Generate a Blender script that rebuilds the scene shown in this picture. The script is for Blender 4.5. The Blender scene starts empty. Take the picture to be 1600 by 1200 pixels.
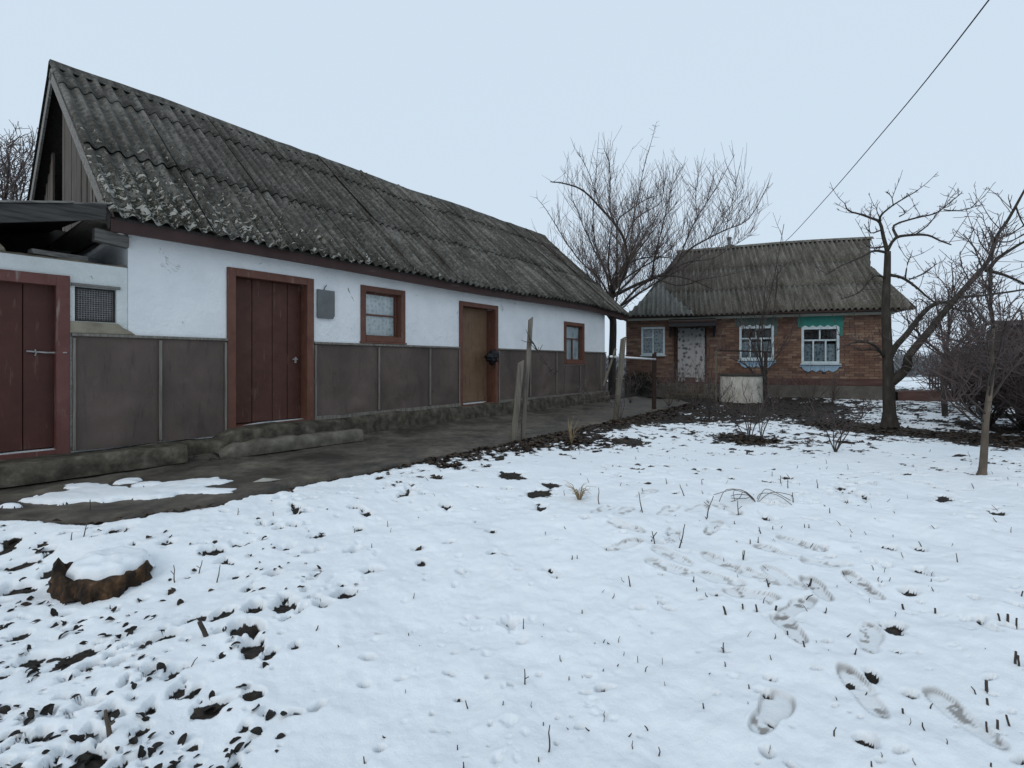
import bpy, bmesh, math, random
import numpy as np
from mathutils import Vector, Matrix

SC = bpy.context.scene
COL = SC.collection
rng = random.Random(7)
nrs = np.random.RandomState(11)

# ------------------------------------------------------------------ camera, sky, sun, exposure
F, CX, HZ = 770.0, 800.0, 567.0        # focal length in photo pixels, principal column, horizon row
CZ = 1.12                              # eye height above the yard
cam = bpy.data.cameras.new('camera'); camo = bpy.data.objects.new('camera', cam); COL.objects.link(camo)
cam.sensor_width = 36.0; cam.lens = 36.0 * F / 1600.0; cam.shift_y = -33.0 / 1600.0
cam.clip_start = 0.05; cam.clip_end = 3000
camo.location = (0, 0, CZ); camo.rotation_euler = (math.radians(90), 0, 0)
SC.camera = camo

SUN_EL, SUN_AZ = math.radians(32), math.radians(218)
world = bpy.data.worlds.new('World'); SC.world = world; world.use_nodes = True
wn, wl = world.node_tree.nodes, world.node_tree.links
wn.clear()
wo = wn.new('ShaderNodeOutputWorld'); bg = wn.new('ShaderNodeBackground')
sky = wn.new('ShaderNodeTexSky'); sky.sky_type = 'NISHITA'; sky.sun_disc = False
sky.sun_elevation = SUN_EL; sky.sun_rotation = SUN_AZ; sky.dust_density = 6; sky.air_density = 1.2
mixw = wn.new('ShaderNodeMix'); mixw.data_type = 'RGBA'; mixw.inputs[0].default_value = 0.93
mixw.inputs[7].default_value = (6.7, 7.9, 9.15, 1)       # even overcast cloud layer
bg.inputs[1].default_value = 0.1
wl.new(sky.outputs[0], mixw.inputs[6]); wl.new(mixw.outputs[2], bg.inputs[0]); wl.new(bg.outputs[0], wo.inputs[0])
sund = bpy.data.lights.new('sun', 'SUN'); sund.energy = 0.8; sund.angle = math.radians(35); sund.color = (1, .97, .93)
suno = bpy.data.objects.new('sun', sund); COL.objects.link(suno)
suno.rotation_euler = (math.radians(58), 0, math.radians(-38))
SC.view_settings.view_transform = 'Standard'; SC.view_settings.look = 'None'
SC.view_settings.exposure = 0.0; SC.view_settings.gamma = 1.0; SC.view_settings.use_curve_mapping = False

# ------------------------------------------------------------------ noise and ground height
_perm = nrs.rand(256, 256)
def vnoise(x, y):
    xi = np.floor(x).astype(int); yi = np.floor(y).astype(int); fx = x - xi; fy = y - yi
    fx = fx * fx * fx * (fx * (fx * 6 - 15) + 10); fy = fy * fy * fy * (fy * (fy * 6 - 15) + 10)
    a = _perm[xi & 255, yi & 255]; b = _perm[(xi + 1) & 255, yi & 255]
    c = _perm[xi & 255, (yi + 1) & 255]; d = _perm[(xi + 1) & 255, (yi + 1) & 255]
    return ((a * (1 - fx) + b * fx) * (1 - fy) + (c * (1 - fx) + d * fx) * fy) * 2 - 1
def fbm(x, y, o=4):
    x = np.asarray(x, float); y = np.asarray(y, float); s = 0; a = 1; t = 0
    for i in range(o):
        s = s + a * vnoise(x * 2 ** i + 17.3 * i, y * 2 ** i + 5.1 * i); t += a; a *= .5
    return s / t * 1.6
def sstep(a, b, x):
    t = np.clip((np.asarray(x, float) - a) / (b - a), 0, 1); return t * t * (3 - 2 * t)
def gbase(x, y):
    s, yl = tobarn(x, y); k = sstep(1.3, .0, pathedge(s) - yl) * sstep(-.5, .5, y)
    return .02 * k + (1 - k) * gopen(x, y)
def gopen(x, y):
    return -.24 * (1 - sstep(1.2, 5.5, y)) + .035 * fbm(np.asarray(x) * .5, np.asarray(y) * .5, 3) * sstep(0, 3, y)
def P(px, py, d):
    return Vector(((px - CX) / F * d, d, CZ + (HZ - py) / F * d))
def gp(px, py):
    Y = 5.0
    for i in range(40):
        z = float(gbase((px - CX) / F * Y, Y)); Y = .5 * Y + .5 * (CZ - z) * F / (py - HZ)
    x = (px - CX) / F * Y
    return Vector((x, Y, float(gbase(x, Y))))

# ------------------------------------------------------------------ helpers
class MB:
    def __init__(s): s.V = []; s.F = []
    def add(s, vs, fs):
        n = len(s.V); s.V += [tuple(v) for v in vs]; s.F += [tuple(i + n for i in f) for f in fs]; return s
    def box(s, x0, x1, y0, y1, z0, z1):
        return s.add([(x0,y0,z0),(x1,y0,z0),(x1,y1,z0),(x0,y1,z0),(x0,y0,z1),(x1,y0,z1),(x1,y1,z1),(x0,y1,z1)],
                     [(0,3,2,1),(4,5,6,7),(0,1,5,4),(1,2,6,5),(2,3,7,6),(3,0,4,7)])
    def hexa(s, v):      # eight corners, same order as box
        return s.add(v, [(0,3,2,1),(4,5,6,7),(0,1,5,4),(1,2,6,5),(2,3,7,6),(3,0,4,7)])
    def bar(s, a, b, w, t, up=(0,0,1)):
        a = Vector(a); b = Vector(b); d = (b - a).normalized(); x = d.cross(Vector(up))
        if x.length < 1e-4: x = d.cross(Vector((0,1,0)))
        x.normalize(); y = x.cross(d).normalized(); x = x * w / 2; y = y * t / 2
        return s.hexa([a-x-y, a+x-y, a+x+y, a-x+y, b-x-y, b+x-y, b+x+y, b-x+y])
    def prism(s, poly, d):   # poly of 3-D points, extruded by vector d
        n = len(poly); d = Vector(d); a = [Vector(p) for p in poly]; b = [p + d for p in a]
        return s.add(a + b, [tuple(range(n-1, -1, -1)), tuple(range(n, 2*n))] + [(i, (i+1) % n, n + (i+1) % n, n + i) for i in range(n)])
    def tube(s, pts, rad, k=6, cap=True):
        pts = [Vector(p) for p in pts]; n = len(pts); base = len(s.V)
        ref = Vector((.31, .17, .93))
        for i, p in enumerate(pts):
            t = (pts[min(i+1, n-1)] - pts[max(i-1, 0)])
            if t.length < 1e-9: t = Vector((0,0,1))
            t.normalize(); x = t.cross(ref)
            if x.length < .05: x = t.cross(Vector((1,0,0)))
            x.normalize(); y = t.cross(x); r = rad[i] if hasattr(rad, '__len__') else rad
            for j in range(k):
                a = 2 * math.pi * j / k; q = p + x * (r * math.cos(a)) + y * (r * math.sin(a)); s.V.append((q.x, q.y, q.z))
        for i in range(n - 1):
            for j in range(k):
                a = base + i*k + j; b = base + i*k + (j+1) % k; s.F.append((a, b, b + k, a + k))
        if cap:
            s.F.append(tuple(base + j for j in range(k-1, -1, -1))); s.F.append(tuple(base + (n-1)*k + j for j in range(k)))
        return s
    def build(s, name, m, parent=None, smooth=False, bevel=0, jit=0):
        me = bpy.data.meshes.new(name)
        V = s.V if not jit else [(x + rng.uniform(-jit, jit), y + rng.uniform(-jit, jit), z + rng.uniform(-jit, jit)) for x, y, z in s.V]
        me.from_pydata(V, [], s.F); me.update()
        return link(name, me, m, parent, smooth, bevel)
def link(name, me, m, parent=None, smooth=False, bevel=0):
    if m is not None and not me.materials: me.materials.append(m)
    o = bpy.data.objects.new(name, me); COL.objects.link(o)
    if parent is not None: o.parent = parent
    if smooth: me.polygons.foreach_set('use_smooth', [True] * len(me.polygons))
    if bevel:
        b = o.modifiers.new('bevel', 'BEVEL'); b.width = bevel; b.segments = 2; b.limit_method = 'ANGLE'
    return o
def tag(o, label=None, cat=None, group=None, kind=None):
    if label: o['label'] = label
    if cat: o['category'] = cat
    if group: o['group'] = group
    if kind: o['kind'] = kind
    return o
def empty(name, loc, rz, label, cat, group=None):
    o = bpy.data.objects.new(name, None); COL.objects.link(o); o.location = loc; o.rotation_euler = (0, 0, rz); o.empty_display_size = .2
    return tag(o, label, cat, group)
def rock(mb, c, sx, sy, sz, seed, n=2):
    bm = bmesh.new(); bmesh.ops.create_icosphere(bm, subdivisions=n, radius=1); r = random.Random(seed)
    k = [Vector((r.uniform(-1,1), r.uniform(-1,1), r.uniform(-1,1))).normalized() for _ in range(7)]; w = [r.uniform(.6, .95) for _ in range(7)]
    vs = []
    for v in bm.verts:
        p = v.co.copy()
        for a, b in zip(k, w):
            d = p.dot(a)
            if d > b: p -= a * (d - b)
        vs.append((c[0] + p.x*sx, c[1] + p.y*sy, c[2] + p.z*sz))
    mb.add(vs, [tuple(v.index for v in f.verts) for f in bm.faces]); bm.free(); return mb

# ------------------------------------------------------------------ materials
def nt(name):
    m = bpy.data.materials.new(name); m.use_nodes = True; t = m.node_tree; b = t.nodes['Principled BSDF']
    return m, t.nodes, t.links, b
def ramp(N, L, src, stops):
    r = N.new('ShaderNodeValToRGB'); e = r.color_ramp.elements
    while len(e) < len(stops): e.new(.5)
    for k, (p, c) in enumerate(stops): e[k].position = p; e[k].color = (c[0], c[1], c[2], 1)
    L.new(src, r.inputs[0]); return r.outputs[0]
def noise(N, L, co, scale, detail=5, stretch=(1,1,1), dist=0, rough=.6):
    mp = N.new('ShaderNodeMapping'); mp.inputs[3].default_value = stretch; L.new(co, mp.inputs[0])
    n = N.new('ShaderNodeTexNoise'); n.inputs['Scale'].default_value = scale; n.inputs['Detail'].default_value = detail
    n.inputs['Roughness'].default_value = rough; n.inputs['Distortion'].default_value = dist; L.new(mp.outputs[0], n.inputs[0]); return n.outputs[0]
def mixc(N, L, fac, a, b, mode='MIX'):
    m = N.new('ShaderNodeMix'); m.data_type = 'RGBA'; m.blend_type = mode
    for i, v in ((0, fac), (6, a), (7, b)):
        if hasattr(v, 'links'): L.new(v, m.inputs[i])
        else: m.inputs[i].default_value = v if i == 0 else (v[0], v[1], v[2], 1)
    return m.outputs[2]
def math_(N, L, op, a, b=0.0, clamp=False):
    m = N.new('ShaderNodeMath'); m.operation = op; m.use_clamp = clamp
    for i, v in ((0, a), (1, b)):
        if hasattr(v, 'links'): L.new(v, m.inputs[i])
        else: m.inputs[i].default_value = v
    return m.outputs[0]
def maprange(N, L, v, a, b, c=0.0, d=1.0):
    m = N.new('ShaderNodeMapRange'); m.inputs[1].default_value = a; m.inputs[2].default_value = b; m.inputs[3].default_value = c; m.inputs[4].default_value = d
    L.new(v, m.inputs[0]); return m.outputs[0]
def coord(N, which='Object'): return N.new('ShaderNodeTexCoord').outputs[which]
def bump(N, L, b, src, dist, strength=.6):
    u = N.new('ShaderNodeBump'); u.inputs['Distance'].default_value = dist; u.inputs['Strength'].default_value = strength
    L.new(src, u.inputs['Height']); L.new(u.outputs[0], b.inputs['Normal'])
def simple(name, stops, scale=6, stretch=(1,1,1), rough=.8, bd=.004, bscale=30, detail=6, spec=.3, which='Object', dist=0):
    m, N, L, b = nt(name); co = coord(N, which)
    n = noise(N, L, co, scale, detail, stretch, dist)
    L.new(ramp(N, L, n, stops), b.inputs['Base Color']); b.inputs['Roughness'].default_value = rough
    b.inputs['Specular IOR Level'].default_value = spec
    if bd: bump(N, L, b, noise(N, L, co, bscale, 6, stretch), bd)
    return m
def wood(name, dark, light, axis=2, rough=.8, scale=3):
    st = [14, 14, 14]; st[axis] = 1.0
    return simple(name, [(.3, dark), (.7, light)], scale, tuple(st), rough, .004, 7)

MAT = {}
# old paint: colour with wear that lets grey wood through
def paint(name, c1, c2, worn, amount=.62, axis=2, rough=.55):
    m, N, L, b = nt(name); co = coord(N); st = [9, 9, 9]; st[axis] = 1.1
    n1 = noise(N, L, co, 2.2, 6, tuple(st)); n2 = noise(N, L, co, 5, 8, (1,1,1), .6)
    base = ramp(N, L, n2, [(.3, c1), (.7, c2)])
    mask = maprange(N, L, n1, amount, amount + .07)
    L.new(mixc(N, L, mask, base, worn), b.inputs['Base Color']); b.inputs['Roughness'].default_value = rough
    b.inputs['Specular IOR Level'].default_value = .25
    bump(N, L, b, n1, .006); return m
MAT['door_red'] = paint('door_red_paint', (.066,.026,.018), (.096,.04,.028), (.13,.075,.053), .62)
MAT['door_dark'] = paint('door_dark_red_paint', (.06,.02,.015), (.086,.031,.023), (.11,.06,.046), .6)
MAT['door_ochre'] = paint('door_ochre_paint', (.15,.09,.054), (.21,.13,.08), (.11,.06,.04), .58)
MAT['frame_brown'] = paint('frame_brown_paint', (.11,.046,.031), (.16,.072,.05), (.2,.13,.1), .62)
MAT['frame_red'] = paint('frame_worn_red', (.11,.04,.032), (.16,.065,.055), (.22,.16,.14), .58)
MAT['batten'] = wood('grey_batten_wood', (.1,.09,.075), (.24,.22,.19))
MAT['greywood'] = wood('weathered_grey_wood', (.065,.056,.045), (.175,.158,.13))
MAT['darkwood'] = wood('dark_weathered_wood', (.02,.018,.016), (.055,.048,.042))
MAT['gablewood'] = wood('brown_gable_boards', (.035,.028,.022), (.1,.082,.066))
MAT['darkwoodx'] = wood('dark_weathered_board', (.02,.019,.018), (.075,.07,.065), 0)
MAT['greywoodx'] = wood('grey_weathered_board', (.08,.075,.07), (.24,.23,.21), 0)
MAT['fascia'] = paint('fascia_purple_brown', (.04,.02,.018), (.062,.032,.028), (.1,.075,.07), .64, 0)
m, N, L, b = nt('brown_roofing_felt'); co = coord(N)
n1 = noise(N, L, co, 1.7, 8, (1,1,.5), .4); n2 = noise(N, L, co, 6, 8, (3,1,.5), .5); n3 = noise(N, L, co, 3.2, 7, (1,1,1), 1.0)
base = ramp(N, L, n1, [(.3,(.064,.05,.043)), (.5,(.102,.075,.064)), (.72,(.14,.103,.09))])
base = mixc(N, L, maprange(N, L, n2, .55, .72, 0, .55), base, (.045,.036,.03))
base = mixc(N, L, maprange(N, L, n3, .62, .74, 0, .45), base, (.14,.108,.094))
L.new(base, b.inputs['Base Color']); b.inputs['Roughness'].default_value = .68; b.inputs['Specular IOR Level'].default_value = .3
bump(N, L, b, math_(N, L, 'ADD', noise(N, L, co, 60, 6), n2), .004, .6); MAT['felt'] = m
MAT['concrete'] = simple('old_concrete', [(.3,(.02,.018,.012)), (.45,(.052,.045,.033)), (.58,(.092,.08,.06)), (.75,(.18,.16,.125))], 7, (1,1,1), .9, .012, 26, 9)
MAT['concrete_light'] = simple('pale_concrete', [(.28,(.055,.049,.038)), (.5,(.12,.108,.087)), (.75,(.21,.192,.158))], 6, (1,1,1), .9, .012, 30, 9)
MAT['wellwhite'] = simple('limewashed_concrete', [(.3,(.22,.21,.18)), (.55,(.42,.41,.37)), (.75,(.55,.54,.5))], 5, (1,1,.5), .85, .006, 24, 8)
MAT['soil'] = simple('bare_soil', [(.3,(.014,.011,.008)), (.55,(.035,.026,.019)), (.78,(.075,.058,.042))], 9, (1,1,1), .95, .02, 30, 8)
MAT['mortar'] = simple('grey_mortar', [(.3,(.1,.085,.07)), (.7,(.2,.175,.15))], 8, (1,1,1), .95, .004, 60)
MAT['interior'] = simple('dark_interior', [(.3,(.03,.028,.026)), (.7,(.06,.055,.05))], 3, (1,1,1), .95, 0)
MAT['plinth_red'] = simple('maroon_plinth', [(.3,(.055,.03,.026)), (.55,(.085,.045,.038)), (.75,(.12,.085,.07))], 3.5, (.5,.5,2), .85, .008, 20, 8)
MAT['plinth_grey'] = simple('grey_plinth', [(.3,(.06,.056,.05)), (.7,(.13,.122,.108))], 3, (1,1,1), .9, .008, 20, 8)
MAT['blue'] = simple('pale_blue_paint', [(.3,(.36,.45,.49)), (.7,(.55,.63,.66))], 9, (1,1,1), .55, .002, 40)
MAT['bluedeco'] = simple('mid_blue_paint', [(.3,(.16,.26,.36)), (.7,(.27,.38,.48))], 9, (1,1,1), .55, .002, 40)
MAT['teal'] = simple('teal_green_paint', [(.3,(.012,.14,.115)), (.7,(.03,.2,.165))], 5, (1,1,1), .6, .002, 40)
MAT['teal_dull'] = simple('dull_teal_paint', [(.3,(.04,.07,.065)), (.7,(.085,.12,.11))], 5, (1,1,1), .7, .002, 40)
MAT['navy'] = simple('dark_blue_paint', [(.3,(.012,.028,.06)), (.7,(.03,.055,.1))], 5, (1,1,1), .6, .002, 40)
MAT['cornice'] = simple('greenish_cornice_paint', [(.3,(.36,.37,.31)), (.7,(.52,.52,.46))], 4, (.5,1,1), .75, .003, 40)
MAT['metal'] = simple('dull_zinc_sheet', [(.3,(.085,.092,.093)), (.7,(.14,.148,.15))], 6, (1,1,1), .5, .002, 30, 5, .5)
MAT['white'] = simple('white_pipe_paint', [(.3,(.62,.63,.63)), (.7,(.8,.8,.8))], 6, (1,1,1), .5, 0)
MAT['rust'] = simple('rusty_brown_metal', [(.3,(.016,.01,.008)), (.7,(.04,.022,.017))], 12, (1,1,1), .8, .002, 60)
MAT['black'] = simple('black_cloth', [(.3,(.006,.006,.008)), (.7,(.016,.016,.02))], 20, (1,1,1), .6, .004, 60)
MAT['steel'] = simple('worn_steel', [(.3,(.25,.24,.23)), (.7,(.45,.44,.42))], 20, (1,1,1), .4, 0)
MAT['bark'] = simple('dark_bark', [(.3,(.022,.018,.016)), (.6,(.05,.041,.036)), (.8,(.085,.075,.065))], 14, (1,1,.35), .9, .008, 30, 8)
MAT['bark_tree'] = simple('brown_grey_bark', [(.3,(.018,.015,.012)), (.6,(.04,.035,.029)), (.8,(.075,.07,.055))], 16, (1,1,.3), .9, .012, 26, 8)
MAT['twig'] = simple('grey_brown_twig', [(.3,(.065,.05,.045)), (.7,(.12,.095,.088))], 4, (1,1,1), .8, 0)
MAT['twig_red'] = simple('purple_brown_twig', [(.3,(.04,.03,.029)), (.7,(.085,.064,.06))], 4, (1,1,1), .8, 0)
MAT['bark_pale'] = simple('pale_grey_bark', [(.3,(.06,.048,.037)), (.5,(.1,.08,.062)), (.72,(.17,.14,.112))], 9, (1,1,.4), .85, .004, 40, 7)
MAT['stalk'] = simple('dry_stalk', [(.3,(.03,.024,.02)), (.7,(.085,.068,.055))], 25, (1,1,.4), .85, .001, 60)
MAT['straw'] = simple('straw_grass', [(.3,(.2,.15,.08)), (.7,(.36,.28,.17))], 10, (1,1,1), .8, 0)
MAT['leaf'] = simple('wet_dead_leaf', [(.3,(.007,.006,.005)), (.55,(.017,.014,.011)), (.75,(.034,.026,.02))], 9, (1,1,1), .6, .002, 40, 4, .3, 'Generated')
MAT['litter'] = simple('brown_leaf_litter', [(.3,(.014,.01,.007)), (.5,(.038,.026,.018)), (.72,(.095,.066,.046))], 7, (1,1,1), .75, .002, 40, 5, .3)
MAT['moss'] = simple('dark_moss', [(.3,(.012,.013,.008)), (.6,(.03,.031,.017)), (.8,(.06,.058,.035))], 26, (1,1,1), .95, .01, 60, 6)
MAT['evergreen'] = simple('dark_evergreen', [(.3,(.008,.012,.008)), (.7,(.02,.028,.018))], 8, (1,1,1), .8, 0)
MAT['wire'] = simple('black_cable', [(.3,(.012,.012,.013)), (.7,(.02,.02,.022))], 3, (1,1,1), .6, 0)
MAT['clay'] = simple('bare_clay_render', [(.3,(.17,.145,.105)), (.7,(.31,.275,.21))], 6, (1,1,1), .95, .008, 30, 8)
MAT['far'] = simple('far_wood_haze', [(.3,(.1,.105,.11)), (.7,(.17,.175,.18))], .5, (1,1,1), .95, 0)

# whitewashed plaster with chips and grey stains
m, N, L, b = nt('whitewashed_plaster'); co = coord(N)
n1 = noise(N, L, co, 1.3, 7); n2 = noise(N, L, co, 4.2, 7, (1,1,1), .8); n3 = noise(N, L, co, 26, 6)
base = ramp(N, L, n1, [(.3,(.7,.725,.74)), (.6,(.83,.845,.85))])
base = mixc(N, L, maprange(N, L, n2, .665, .69), base, (.5,.52,.51))
n4 = noise(N, L, co, 2.6, 7, (1,1,1), 1.2)
base = mixc(N, L, maprange(N, L, n4, .705, .712), base, (.3,.28,.24))
L.new(base, b.inputs['Base Color']); b.inputs['Roughness'].default_value = .9
bump(N, L, b, math_(N, L, 'ADD', n3, math_(N, L, 'MULTIPLY', n2, 2.5)), .02, .5); MAT['plaster'] = m
# older, yellower plaster for the lean-to
m, N, L, b = nt('old_flaking_limewash'); co = coord(N)
n1 = noise(N, L, co, 2.2, 7); n2 = noise(N, L, co, 5, 7, (1,1,1), .8)
base = ramp(N, L, n1, [(.3,(.56,.59,.57)), (.65,(.72,.74,.73))]); base = mixc(N, L, maprange(N, L, n2, .66, .68), base, (.3,.27,.21))
L.new(base, b.inputs['Base Color']); b.inputs['Roughness'].default_value = .92
bump(N, L, b, math_(N, L, 'ADD', noise(N, L, co, 30, 6), math_(N, L, 'MULTIPLY', n2, 3)), .02, .6); MAT['plaster_old'] = m

# asbestos roofing: grey, streaked along the slope, lichen patches where s is small and z is low
def roofmat(name, tones, lichen, moss):
    m, N, L, b = nt(name); co = coord(N); sp = N.new('ShaderNodeSeparateXYZ'); L.new(co, sp.inputs[0])
    n1 = noise(N, L, co, 1.1, 8, (7, .7, .7), .3); n2 = noise(N, L, co, 15, 7, (1,1,1), .5); n0 = noise(N, L, co, .7, 4)
    f = math_(N, L, 'ADD', math_(N, L, 'MULTIPLY', n1, .45), math_(N, L, 'ADD', math_(N, L, 'MULTIPLY', n2, .38), math_(N, L, 'MULTIPLY', n0, .2)))
    base = ramp(N, L, f, [(.41, tones[0]), (.515, tones[1]), (.61, tones[2])])
    sc = noise(N, L, co, 34, 4, (1,1,1), .4)                                  # fine pale lichen dots everywhere
    base = mixc(N, L, maprange(N, L, sc, .69, .73, 0, .45), base, lichen)
    if moss:
        reg = math_(N, L, 'MULTIPLY', maprange(N, L, sp.outputs[0], -1.0, 4.6, 1, 0), maprange(N, L, sp.outputs[2], 2.7, 4.7, 1, 0))
        reg = math_(N, L, 'MAXIMUM', reg, math_(N, L, 'MULTIPLY', maprange(N, L, sp.outputs[2], 2.62, 3.1, .75, 0), maprange(N, L, sp.outputs[0], 2.0, 5.5, 1, 0)))
        n5 = noise(N, L, co, 11, 9, (1, .7, .7), .8, .68); n6 = noise(N, L, co, 11, 9, (1,.7,.7), .5, .7)
        dk = maprange(N, L, math_(N, L, 'ADD', n6, math_(N, L, 'MULTIPLY', reg, .22)), .64, .70)
        base = mixc(N, L, dk, base, (.026,.026,.015))
        lk = maprange(N, L, math_(N, L, 'ADD', n5, math_(N, L, 'MULTIPLY', reg, .2)), .70, .725)
        base = mixc(N, L, lk, base, lichen)
    L.new(base, b.inputs['Base Color']); b.inputs['Roughness'].default_value = .92; b.inputs['Specular IOR Level'].default_value = .2
    bump(N, L, b, math_(N, L, 'ADD', n2, noise(N, L, co, 50, 5)), .012, .7); return m
MAT['slate'] = roofmat('weathered_barn_roofing', ((.029,.027,.022), (.074,.07,.061), (.16,.154,.137)), (.34,.33,.298), True)
MAT['slate_house'] = roofmat('weathered_house_roofing', ((.052,.047,.038), (.107,.1,.084), (.175,.167,.145)), (.24,.23,.202), False)
MAT['slate_light'] = roofmat('pale_porch_roofing', ((.08,.08,.072), (.145,.146,.133), (.22,.222,.205)), (.3,.3,.28), False)

# snow over soil: attributes soil and dirt come with the ground's own shape
def snowmat(name, attrs=True):
    m, N, L, b = nt(name); co = coord(N)
    n = noise(N, L, co, 3, 6); base = ramp(N, L, n, [(.3,(.76,.8,.83)), (.7,(.82,.855,.88))])
    fine = noise(N, L, co, 110, 7, (1,1,1), 0, .75); mid = noise(N, L, co, 22, 6)
    h = math_(N, L, 'ADD', math_(N, L, 'MULTIPLY', fine, .7), mid)
    b.inputs['Roughness'].default_value = .7; b.inputs['Specular IOR Level'].default_value = .25
    if attrs:
        at = N.new('ShaderNodeAttribute'); at.attribute_name = 'soil'; ad = N.new('ShaderNodeAttribute'); ad.attribute_name = 'dirt'
        base = mixc(N, L, ad.outputs['Fac'], base, (.25,.24,.225))
        s = noise(N, L, co, 28, 8); soil = ramp(N, L, s, [(.3,(.008,.006,.005)), (.55,(.02,.015,.011)), (.75,(.055,.039,.028))])
        base = mixc(N, L, maprange(N, L, at.outputs['Fac'], .35, .65), base, soil)
    L.new(base, b.inputs['Base Color']); bump(N, L, b, h, .012, .5); return m
MAT['snow'] = snowmat('snow_over_soil'); MAT['snow_plain'] = snowmat('clean_snow', False)
# damp concrete path
m, N, L, b = nt('damp_concrete_path'); co = coord(N)
n1 = noise(N, L, co, 1.6, 8, (1,1,1), .5); n2 = noise(N, L, co, 9, 8)
base = ramp(N, L, math_(N, L, 'ADD', math_(N, L, 'MULTIPLY', n1, .6), math_(N, L, 'MULTIPLY', n2, .4)), [(.36,(.024,.021,.016)), (.46,(.05,.042,.032)), (.56,(.09,.077,.06)), (.68,(.15,.13,.104))])
L.new(base, b.inputs['Base Color']); L.new(maprange(N, L, n1, .35, .65, .5, .95), b.inputs['Roughness'])
bump(N, L, b, math_(N, L, 'ADD', n2, noise(N, L, co, 45, 6)), .014, .6); MAT['path'] = m
# bricks, a little different from brick to brick (attribute rnd)
m, N, L, b = nt('orange_red_brick'); co = coord(N); at = N.new('ShaderNodeAttribute'); at.attribute_name = 'rnd'
c = ramp(N, L, at.outputs['Fac'], [(0,(.105,.062,.048)), (.35,(.155,.088,.064)), (.7,(.195,.12,.084)), (1,(.25,.175,.125))])
n1 = noise(N, L, co, .9, 5); c = mixc(N, L, maprange(N, L, n1, .38, .62), c, (.75,.68,.66), 'MULTIPLY')
L.new(c, b.inputs['Base Color']); b.inputs['Roughness'].default_value = .9; bump(N, L, b, noise(N, L, co, 40, 5), .006); MAT['brick'] = m
# lace / floral cloth
def cloth(name, c1, c2, scale):
    m, N, L, b = nt(name); co = coord(N); v = N.new('ShaderNodeTexVoronoi'); v.inputs['Scale'].default_value = scale; v.inputs['Randomness'].default_value = .7
    L.new(co, v.inputs[0]); n = noise(N, L, co, scale * 1.4, 4, (1,1,1), 1.5)
    f = math_(N, L, 'ADD', math_(N, L, 'MULTIPLY', v.outputs['Distance'], .6), math_(N, L, 'MULTIPLY', n, .6))
    L.new(ramp(N, L, f, [(.42, c1), (.58, c2)]), b.inputs['Base Color']); b.inputs['Roughness'].default_value = .9; return m
MAT['floral'] = cloth('floral_door_curtain', (.07,.066,.068), (.32,.315,.315), 7)
MAT['lace'] = cloth('white_net_curtain', (.62,.64,.65), (.84,.85,.86), 14)
MAT['sky_on_glass'] = cloth('sky_reflection_cloth', (.55,.6,.62), (.75,.78,.8), 5)  # pale blue-grey colour standing in for sky reflected in the panes
MAT['lace_blue'] = cloth('patterned_window_curtain', (.08,.12,.16), (.25,.32,.36), 9)
# window glass
m, N, L, b = nt('window_glass'); N.remove(b); tr = N.new('ShaderNodeBsdfTransparent'); tr.inputs[0].default_value = (.86,.9,.9,1)
gl = N.new('ShaderNodeBsdfGlossy'); gl.inputs['Roughness'].default_value = .04; fr = N.new('ShaderNodeFresnel'); fr.inputs[0].default_value = 1.5
mx = N.new('ShaderNodeMixShader'); L.new(math_(N, L, 'MULTIPLY', fr.outputs[0], 1.3, True), mx.inputs[0]); L.new(tr.outputs[0], mx.inputs[1]); L.new(gl.outputs[0], mx.inputs[2])
L.new(mx.outputs[0], N['Material Output'].inputs[0]); MAT['glass'] = m
# rotten stump wood
MAT['stump'] = simple('rotten_stump_wood', [(.33,(.006,.005,.004)), (.48,(.028,.017,.01)), (.6,(.075,.041,.021)), (.75,(.16,.09,.044))], 16, (1,1,.35), .95, .03, 14, 9)
# wire mesh of the vent
m, N, L, b = nt('fine_wire_mesh'); co = coord(N); n = noise(N, L, co, 90, 3); L.new(ramp(N, L, n, [(.4,(.012,.011,.013)), (.65,(.1,.095,.1))]), b.inputs['Base Color']); b.inputs['Roughness'].default_value = .7; MAT['mesh'] = m

# ------------------------------------------------------------------ barn frame of reference
TH = math.atan2(770.0, 610.0)                      # the long wall runs to the vanishing point at column 1410
BU = Vector((math.cos(TH), math.sin(TH))); BV = Vector((-math.sin(TH), math.cos(TH)))
BD = 6.08; BO = Vector(((355 - CX) / F * BD, BD))
def bw(px, py=HZ, yl=0.0):                         # point of the plane y = yl of the barn seen at (px, py): s, z
    o = BO + BV * yl; r = (px - CX) / F; s = (r * o.y - o.x) / (BU.x - r * BU.y); Y = o.y + s * BU.y
    return s, CZ + (HZ - py) / F * Y
def tobarn(x, y):
    dx = x - BO.x; dy = y - BO.y; return dx * BU.x + dy * BU.y, dx * BV.x + dy * BV.y
def frombarn(s, yl, z): p = BO + BU * s + BV * yl; return Vector((p.x, p.y, z))
PE_S = [-9, -2.5, -2.09, -1.83, -1.53, -1, 3, 7, 11, 12.5]; PE_Y = [-.6, -1.05, -1.47, -1.96, -2.19, -2.26, -2.3, -2.22, -2.0, -1.2]   # outer edge of the path
def pathedge(s): return np.interp(s, PE_S, PE_Y)

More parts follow.
